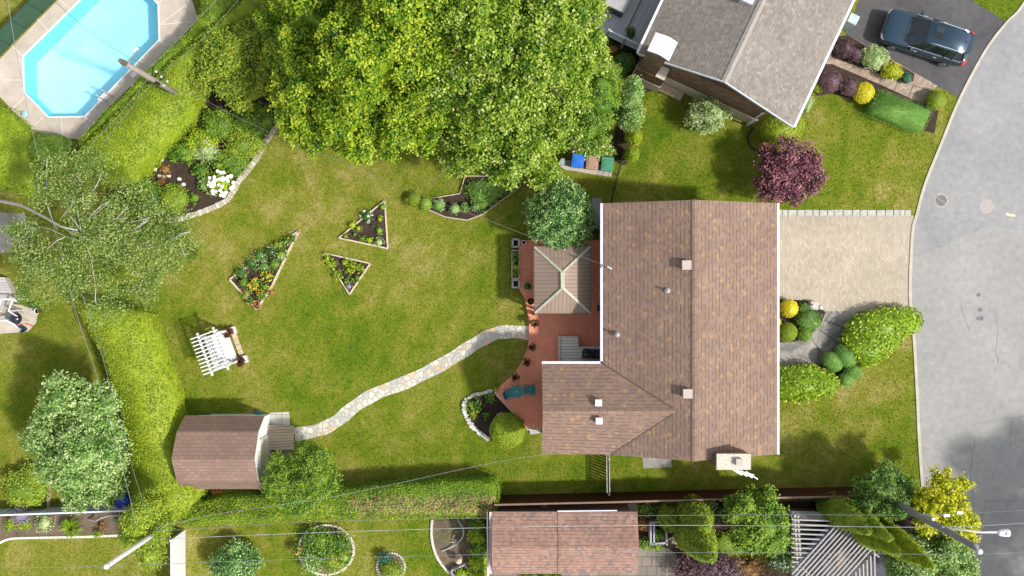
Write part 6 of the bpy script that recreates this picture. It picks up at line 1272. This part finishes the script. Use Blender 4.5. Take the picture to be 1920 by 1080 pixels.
tb2=empty('outdoor_sofa',P(1545,1020,0),'dark blue cushioned sofa shaded under the pergola','sofa'); MB().box(P(1540,1010,.25),(1.8,.8,.4),R(45)).build('seat',plain('navy',(.04,.05,.10),.7),tb2,bevel=.05); MB().box(P(1533,1003,.55),(1.8,.2,.5),R(45)).build('backrest',MT['navy'],tb2,bevel=.05)
tbl=empty('patio_table',P(1575,1045,0),'pale tan patio table glimpsed between the diagonal pergola slats','table'); MB().box(P(1575,1045,.7),(1.0,.6,.05),R(45)).build('tabletop',plain('tan_top',(.20,.15,.11),.6),tbl)
for a in (-1,1):
    for b in (-1,1): c=P(1575,1045,0); MB().box((c.x+a*.35,c.y+b*.2,.34),(.06,.06,.68)).build('leg',MT['tan_top'],tbl)
# foliage strips at bottom below garage
G='low shrubs below the garage'
for x,l in ((990,'leftmost low shrub on the paving below the garage'),(1018,'middle low shrub on the paving below the garage'),(1043,'rightmost low shrub on the paving below the garage')): shrub('leafy_shrub',l,'shrub',x,1080,13,7,.6,'mid',.1,50,6,.08,0,G)
# ================================================================ GRASS BLADES
def grass():
    r=np.random.RandomState(77); n=230000; X=r.uniform(-27.5,27.5,n); Y=r.uniform(-15.8,15.8,n)
    px=X*K+960; py=540-Y*K; bad=np.zeros(n,bool)
    polys=[road,[(x,y) for x,y in KERB]+[(2400,1600),(2400,-260)],[(x-5.5,y) for x,y in KERB]+KERB[::-1],[(1440,391),(1716,391),(1708,586),(1440,586)],[(1611,0),(1585,66),(1757,160),(1801,184),(1888,42),(1812,-6),(1700,-60),(1600,-60)],deck_o,ribbon(PATH,29),
      [(1440,584),(1612,584),(1600,612),(1586,645),(1560,680),(1520,694),(1440,750)],[(900,940),(1740,930),(1780,1180),(900,1180)],[(-60,560),(40,572),(72,582),(68,605),(52,622),(-60,630)],[(955,445),(1150,445),(1150,700),(1025,700),(1025,806),(925,806),(925,736),(990,650)],
      [(503,770),(556,770),(556,868),(503,868)],[(1440,560),(1512,563),(1530,572),(1548,585),(1440,643)],[(520,236),(492,282),(462,322),(440,352),(424,374),(372,400),(320,418),(200,380),(200,300),(330,170),(380,60),(480,40)],
      [(866,748),(900,734),(930,732),(990,805),(915,825)],[(721,376),(727,466),(635,446)],[(606,474),(694,494),(655,552)],[(560,433),(541,470),(510,535),(481,580),(430,524)],[(808,372),(862,363),(872,330),(975,330),(975,350),(905,402),(876,413),(803,393)],
      [(-40,962),(262,950),(262,1006),(-40,1022)],EL(612,1030,53,48,24),EL(733,1062,27,27,20),[(808,972),(910,972),(910,1090),(850,1090),(815,1040)],[(1060,250),(1165,250),(1165,335),(1050,335)],[(1205,856),(1258,857),(1260,876),(1206,878)],[(-80,395),(45,400),(66,430),(60,470),(-80,480)],
      [(1520,60),(1600,60),(1760,160),(1765,190),(1752,250),(1690,235),(1540,175)],[(328,772),(503,772),(503,925),(328,925)],[(1130,375),(1460,375),(1460,865),(1016,865),(1016,680)]]
    for q_ in polys: bad|=inpoly(px,py,q_)
    X=X[~bad];Y=Y[~bad]; n=len(X); h=r.uniform(.015,.055,n); C=np.stack([X,Y,h*.6],1); N=nrm(np.array([0,0,.75])+r.normal(size=(n,3))*.55)
    B=leafverts(C,N,.075,.45,r); B[:,2]=np.maximum(B[:,2],.004)
    tag(emit('grass',[(B,None,0)],[MT['lawn']]),'short mown grass blades covering the lawns','grass',None,'stuff')
grass()
# ================================================================ POLES
PW=plain('pole_wood',(.27,.235,.20),.9,.2,6,bump=.5); PWG=plain('grey_pole_wood',(.20,.20,.19),.9,.2,6,bump=.5)
def pole(label,top,h,r0,r1,mat,extra=None,name='utility_pole'):
    tp=P(*top,h); e_=empty(name,V(tp.x,tp.y,0),label,'utility pole'); MB().tube([V(tp.x,tp.y,0),V(tp.x,tp.y,h*.5),tp],[r0,(r0+r1)/2,r1],14).build('pole',mat,e_,True); return e_,tp
e1,t1=pole('brown wooden utility pole rising over the tall hedge beside the pool',(226,114),8.3,.16,.10,PW)
bx=t1.x;by=t1.y
MB().lathe((bx,by,7.9),[(.13,0),(.13,.12),(.1,.42)],12).build('cap',plain('pole_cap',(.13,.11,.09),.7),e1)
g=MB(); g.beam((bx,by,7.7),P(262,88,7.9),.05,.05); g.build('arm',plain('arm_grey',(.22,.24,.24),.6),e1)
for px_,py_ in ((253,96),(258,92)): MB().lathe(P(px_,py_,7.95),[(.05,0),(.07,.05),(.04,.12)],10).build('insulator',WHITE,e1)
g=MB(); g.beam(V(bx,by,5.15),V(bx+.1,by+.55,5.2),.05,.05); g.beam(V(bx,by,4.5),V(bx+.35,by+.25,4.5),.05,.05); g.box((bx+.05,by-.1,4.7),(.16,.12,.5)); g.build('bracket',DARKM,e1)
for dx,dy,z in ((.3,.28,5.3),(.42,.12,5.0),(-.1,-.05,5.2),(.2,-.1,4.2),(.45,.05,4.4)): MB().lathe((bx+dx,by+dy,z),[(.04,0),(.05,.05),(.03,.1)],8).build('insulator',WHITE,e1)
e2,t2=pole('thick grey utility pole with street lamp arm at the lower right',(1829,1026),10.5,.18,.14,PWG)
MB().lathe(P(1835,1033,10.6),[(.05,0),(.11,.05),(.11,.12),(.07,.16),(.03,.16)],12).build('insulator',WHITE,e2)
hz=8.4; a=P(1778,989,hz); a=V(t2.x,t2.y,hz); 
def onp(px,py): return None
g=MB(); g.tube([V(t2.x,t2.y,7.7),P(1812,994,8.3),P(1838,998,8.6),P(1875,998,8.7)],[.045,.04,.04,.04],8); g.build('lamp_arm',plain('lamp_white',(.78,.80,.84),.35,.03),e2,True)
T=Matrix.Translation(P(1883,999,8.7)); g=MB(T); g.grid([(-.26,-.10,0),(-.26,.10,0),(-.1,.16,0),(.14,.17,0),(.25,.09,0),(.25,-.09,0),(.14,-.17,0),(-.1,-.16,0),(-.24,-.07,.1),(-.24,.07,.1),(-.1,.12,.14),(.14,.13,.14),(.22,.06,.1),(.22,-.06,.1),(.14,-.13,.14),(-.1,-.12,.14)],[tuple(range(7,-1,-1)),tuple(range(8,16))[::-1]]+[(i,(i+1)%8,8+(i+1)%8,8+i) for i in range(8)]); lm=g.build('lamp_head',MT['lamp_white'],e2)
MB(T).box((.1,0,.15),(.16,.16,.02)).build('photocell',plain('cell_grey',(.45,.45,.45),.5),lm)
MB().lathe(V(t2.x-.05,t2.y+.1,8.0),[(.06,0),(.08,.06),(.05,.14)],8).build('insulator',WHITE,e2)
g=MB(); g.box((t2.x-.1,t2.y+.2,6.9),(.12,.2,.7)); g.build('bracket',GREYM,e2)
for px_,py_,z in ((1774,966,5.2),(1799,961,5.4)): MB().box(P(px_,py_,z),(.28,.12,.14)).build('splice_box',WHITE,e2)
e3,t3=pole('pale grey utility pole with white ball insulator at the lower left',(204,1059),8.0,.15,.10,plain('pale_pole',(.50,.48,.45),.8,.1))
MB().lathe(P(200,1062,8.1),[(.04,-.1),(.11,-.05),(.13,.02),(.09,.1),(.03,.13)],14).build('insulator',WHITE,e3,True)
# wires
WL=plain('pale_cable',(.22,.245,.225),.7,.05); WM=plain('sage_cable',(.17,.21,.18),.7,.05); WD=plain('dark_cable',(.05,.10,.10),.5,.1)
def wire(label,pts,mat,r=.022,h=None):
    p=smooth([(x,y,z if h is None else h) for x,y,z in [(q_+(0,))[:3] if len(q_)==2 else q_ for q_ in pts]],5); o=MB().tube([P(*q_) for q_ in p],r*.36,6).build('overhead_wire',mat,None,True); tag(o,label,'wire',group='overhead wires')
wire('pale wire from the top left corner down across birch and left hedge',[(6,-60,7),(28,85,6.5),(66,270,6),(100,420,6),(140,577,5.7),(180,700,5.7),(215,820,6),(256,985,6.6)],WL,.028)
wire('second, greyer wire running down the left hedge, right of the pale one',[(150,545,5.5),(172,600,5.4),(206,720,5.6),(240,850,6),(279,975,6.6)],WM,.025)
wire('wire from the pool-side pole down-left over the hedge, left of the pair',[(284,138,5.2),(232,206,5.3),(170,272,5.5),(138,306,5.7),(60,400,6.2)],WL,.022)
wire('wire from the pool-side pole down-left over the hedge, right of the pair',[(292,147,4.7),(240,212,4.8),(200,260,5),(150,330,5.4)],WM,.022)
wire('wire from the pool-side pole to the top edge, left of the pair',[(283,124,5.3),(310,100,5.4),(350,58,5.7),(404,2,6),(460,-60,6.3)],WL,.022)
wire('wire from the pool-side pole to the top edge, right of the pair',[(297,141,4.8),(340,108,5),(395,58,5.4),(448,-2,5.8),(500,-60,6)],WM,.022)
wire('dark teal wire crossing above the swimming pool',[(80,-18,7.6),(150,44,7.2),(215,92,6.8),(270,122,6),(285,130,5.4)],WD,.03)
wire('thin service wire from the pool-side pole over the shrubs to the bungalow roof',[(330,163,4.8),(385,188,4.7),(450,222,4.6),(560,272,5),(650,306,5.2),(720,338,5.2),(810,375,5),(900,407,4.8),(985,440,4.6),(1060,470,4.3),(1143,501,4.0)],WL,.014)
wire('pale service wire from the wing corner down to the long lower hedge',[(1030,851,3.2),(960,861,3.4),(860,881,3.7),(760,903,4),(620,932,4.4),(500,950,4.8),(400,965,5.2),(290,990,6)],WL,.026)
wire('uppermost of the long wires crossing the bottom of the picture',[(290,996,7.8),(345,993,7.6),(600,978,7.3),(930,971,7.2),(1200,967,7.2),(1500,965,7.3),(1714,966,7.5),(1860,960,7.6),(1990,952,7.8)],WM,.024)
wire('white wrapped cable, second of the long wires crossing the bottom',[(300,1011,7.0),(480,1003,6.8),(700,995,6.6),(930,989,6.5),(1200,985,6.5),(1490,986,6.6),(1774,988,7.2),(1990,976,7.4)],plain('white_cable',(.36,.38,.38),.6,.4,.9),.030)
wire('lowest long wire crossing the bottom between the two end poles',[(-60,1065,8.0),(200,1062,8.1),(480,1051,8.2),(930,1039,8.7),(1200,1036,9.2),(1500,1037,9.9),(1835,1039,10.6),(1990,1030,10.6)],WL,.022)
wire('thin dark wire over the lower left flower border',[(-40,996,5),(100,996,5),(200,997,5.2),(256,997,5.6)],WM,.016)
wire('thin guy wire dropping from the pale pole toward the bottom edge',[(250,1035,6.2),(234,1055,5.0),(218,1082,3.5)],WM,.018)
wire('thin wire pair strand at the bottom left beside the white fence',[(292,1040,5.6),(284,1062,5),(279,1085,4.4)],WL,.018)
# ================================================================ CARS
def car(label,px,py,rz,paint,Lc=4.75):
    e_=empty('parked_car',P(px,py,.012),label,'car'); T=Matrix.Translation(P(px,py,.012))@Matrix.Rotation(rz,4,'Z')@Matrix.Scale(.96,4)
    # local +x = front
    secs=[(2.36,.72,.42,.72),(2.30,.84,.34,.80),(2.05,.92,.26,.92),(1.6,.955,.26,.99),(1.0,.96,.26,1.04),(.3,.96,.26,1.06),(-.8,.965,.26,1.07),(-1.6,.955,.26,1.09),(-2.1,.92,.28,1.10),(-2.30,.86,.36,1.06),(-2.37,.76,.45,.98)]
    vs=[];n=12
    for x,w_,zb,zt in secs:
        m=(zb+zt)/2; prof=[(0,zb),(w_*.80,zb),(w_*.95,zb+.05),(w_,zb+.2),(w_,m+.05),(w_*.985,zt-.12),(w_*.90,zt-.02),(w_*.6,zt+.025),(0,zt+.04)]
        ring=[(x,y,z) for y,z in prof]+[(x,-y,z) for y,z in prof[-2:0:-1]]; vs+=ring; k=len(ring)
    fs=[(i*k+j,(i+1)*k+j,(i+1)*k+(j+1)%k,i*k+(j+1)%k) for i in range(len(secs)-1) for j in range(k)]+[tuple(range(k)),tuple((len(secs)-1)*k+j for j in range(k))[::-1]]
    g=MB(T); g.grid(vs,fs); body=g.build('body',paint,e_,True,subsurf=1)
    # greenhouse
    bot=[(1.12,.62),(.85,.84),(.2,.87),(-1.4,.87),(-2.0,.82),(-2.22,.60)]; top=[(.28,.46),(.18,.60),(-.2,.64),(-1.4,.63),(-1.82,.58),(-1.95,.44)]
    ring=lambda P_,z: [(x,y,z) for x,y in P_]+[(x,-y,z) for x,y in P_[::-1]]
    g=MB(T); b=ring(bot,1.03); t_=ring(top,1.60); k=len(b); g.grid(b+t_,[(j,(j+1)%k,k+(j+1)%k,k+j) for j in range(k)][::1]+[tuple(k+j for j in range(k))])
    g.build('windows',CG,e_)
    g=MB(T); t2_=ring([(x*1.01+.02,y*1.02) for x,y in top],1.60); t3_=ring([(x*.97,y*.93) for x,y in top],1.655); g.grid(t2_+t3_,[(j,(j+1)%k,k+(j+1)%k,k+j) for j in range(k)]+[tuple(k+j for j in range(k))]); g.build('roof',paint,e_,True)
    for s in (-1,1):
        for (x0,y0),(x1,y1) in (((1.14,.66),(.26,.50)),((.05,.875),(-.25,.655)),((-1.05,.88),(-1.15,.65)),((-2.12,.76),(-1.88,.54)),((-1.55,.875),(-1.5,.645))): MB(T).beam((x0,s*y0,1.05),(x1,s*y1,1.60),.07,.05).build('pillar',paint,e_)
    g=MB(T); 
    for s in (-1,1): g.beam((.88,s*.875,1.06),(-2.0,s*.86,1.075),.02,.03); g.tube([(-.05,s*.60,1.66),(-.3,s*.60,1.70),(-1.5,s*.59,1.70),(-1.72,s*.57,1.66)],.018,6)
    g.build('roof_rail',plain('chrome',(.6,.62,.65),.2,.03,3,.8),e_)
    MB(T).box((-.28,.12,1.66),(.42,.30,.012)).build('sunroof',plain('sunroof_black',(.004,.004,.005),.7,.1,3,.05),e_); MB(T).box((-.28,-.22,1.66),(.40,.30,.01)).build('sunroof_glass',CG,e_)
    MB(T).tube([(-1.72,0,1.655),(-1.80,0,1.72)],[.035,.012],6).build('aerial',paint,e_)
    MB(T).prism([(-1.93,-.58),(-2.12,-.50),(-2.12,.50),(-1.93,.58)],1.60,1.64).build('spoiler',paint,e_)
    g=MB(T); 
    for i in range(6): g.box((1.16,-.5+i*.2,1.068),(.1,.12,.012))
    g.tube([(1.1,.4,1.09),(.75,.05,1.28)],.012,4); g.tube([(1.1,-.35,1.09),(.72,-.62,1.25)],.012,4); g.build('wiper',DARKM,e_)
    for s in (-1,1):
        g=MB(T); g.grid([(.78,s*.90,1.05),(.60,s*.90,1.05),(.60,s*1.10,1.02),(.74,s*1.12,1.02),(.76,s*.92,1.18),(.62,s*.92,1.18),(.62,s*1.09,1.15),(.72,s*1.10,1.15)],[(0,1,2,3),(7,6,5,4),(0,4,5,1),(1,5,6,2),(2,6,7,3),(3,7,4,0)]); g.build('mirror',paint,e_,bevel=.02)
        MB(T).prism([(2.20,s*.58),(2.36,s*.56),(2.30,s*.80),(2.12,s*.88)] ,.66,.80).build('headlight',plain('lamp_glass',(.25,.28,.31),.2,.05,3,.5),e_,bevel=.02)
        MB(T).prism([(-2.35,s*.70),(-2.36,s*.62),(-2.26,s*.66),(-2.12,s*.88),(-2.16,s*.925),(-2.28,s*.88)],.84,1.04).build('tail_light',plain('red_lens',(.65,.03,.03),.2,.1),e_,bevel=.01)
        for x in (.65,-.45): MB(T).box((x-.25,s*.975,.92),(.18,.03,.03)).build('door_handle',MT['chrome'],e_)
        for x in (1.45,-1.42):
            wm=MB(T@Matrix.Translation((x,s*.86,.345))@Matrix.Rotation(R(90),4,'X')); wm.lathe((0,0,-.12),[(.30,0),(.345,.03),(.345,.21),(.30,.24)],24); wh=wm.build('wheel',plain('tyre',(.02,.02,.02),.8),e_,True)
            rm=MB(T@Matrix.Translation((x,s*.985,.345))@Matrix.Rotation(R(90),4,'X')); rm.lathe((0,0,-.02),[(.22,0),(.22,.04)],20)
            rm.build('rim',plain('rim_grey',(.35,.36,.38),.3,.05,3,.8),wh)
    MB(T).box((2.36,0,.62),(.04,1.1,.22)).build('grille',DARKM,e_); MB(T).box((-2.385,0,.72),(.02,.5,.12)).build('number_plate',WHITE,e_)
    return e_
t=NT('car_glass',.04,.9); t.color((.012,.018,.022)); CG=t.mat
def paintm(name,c):
    t=NT(name,.25,.6); t.color(c); t.b.inputs['Metallic'].default_value=.35; t.b.inputs['Coat Weight'].default_value=.8; t.b.inputs['Coat Roughness'].default_value=.04; return t.mat
car('dark teal-blue estate car with silver roof rails parked on the neighbour\'s asphalt driveway',1724,77,R(180-18),paintm('blue_paint',(.014,.045,.075)))
car('white car almost wholly hidden under the pale tree at the bottom right street edge',1792,1150,R(80),paintm('white_car_paint',(.7,.72,.75)))
tag(MB().box(P(1592,42,.6),(.5,.5,1.2),R(-27)).build('utility_box',plain('box_grey_blue',(.42,.50,.52),.4),bevel=.03),'pale grey box between the grey roof\'s gutter and the driveway','box')
# trees beyond the street whose shade falls on it
for bx_,by_,l,s_ in ((2225,1020,'street tree beyond the right edge, lower',1),(2150,1160,'street tree beyond the right edge, at the bottom corner',1.2)):
    tree('street_tree',l,'tree',(bx_,by_),[LB(bx_+60,by_+20,7,70*s_,2.4),LB(bx_+100,by_-30,6.4,60*s_,2.2),LB(bx_+40,by_+80,6,60*s_,2.2),LB(bx_+10,by_-20,5.6,50*s_,1.8)],'mid',.22,6,12,.3,.8,.3,.5,.2,inner=.4)
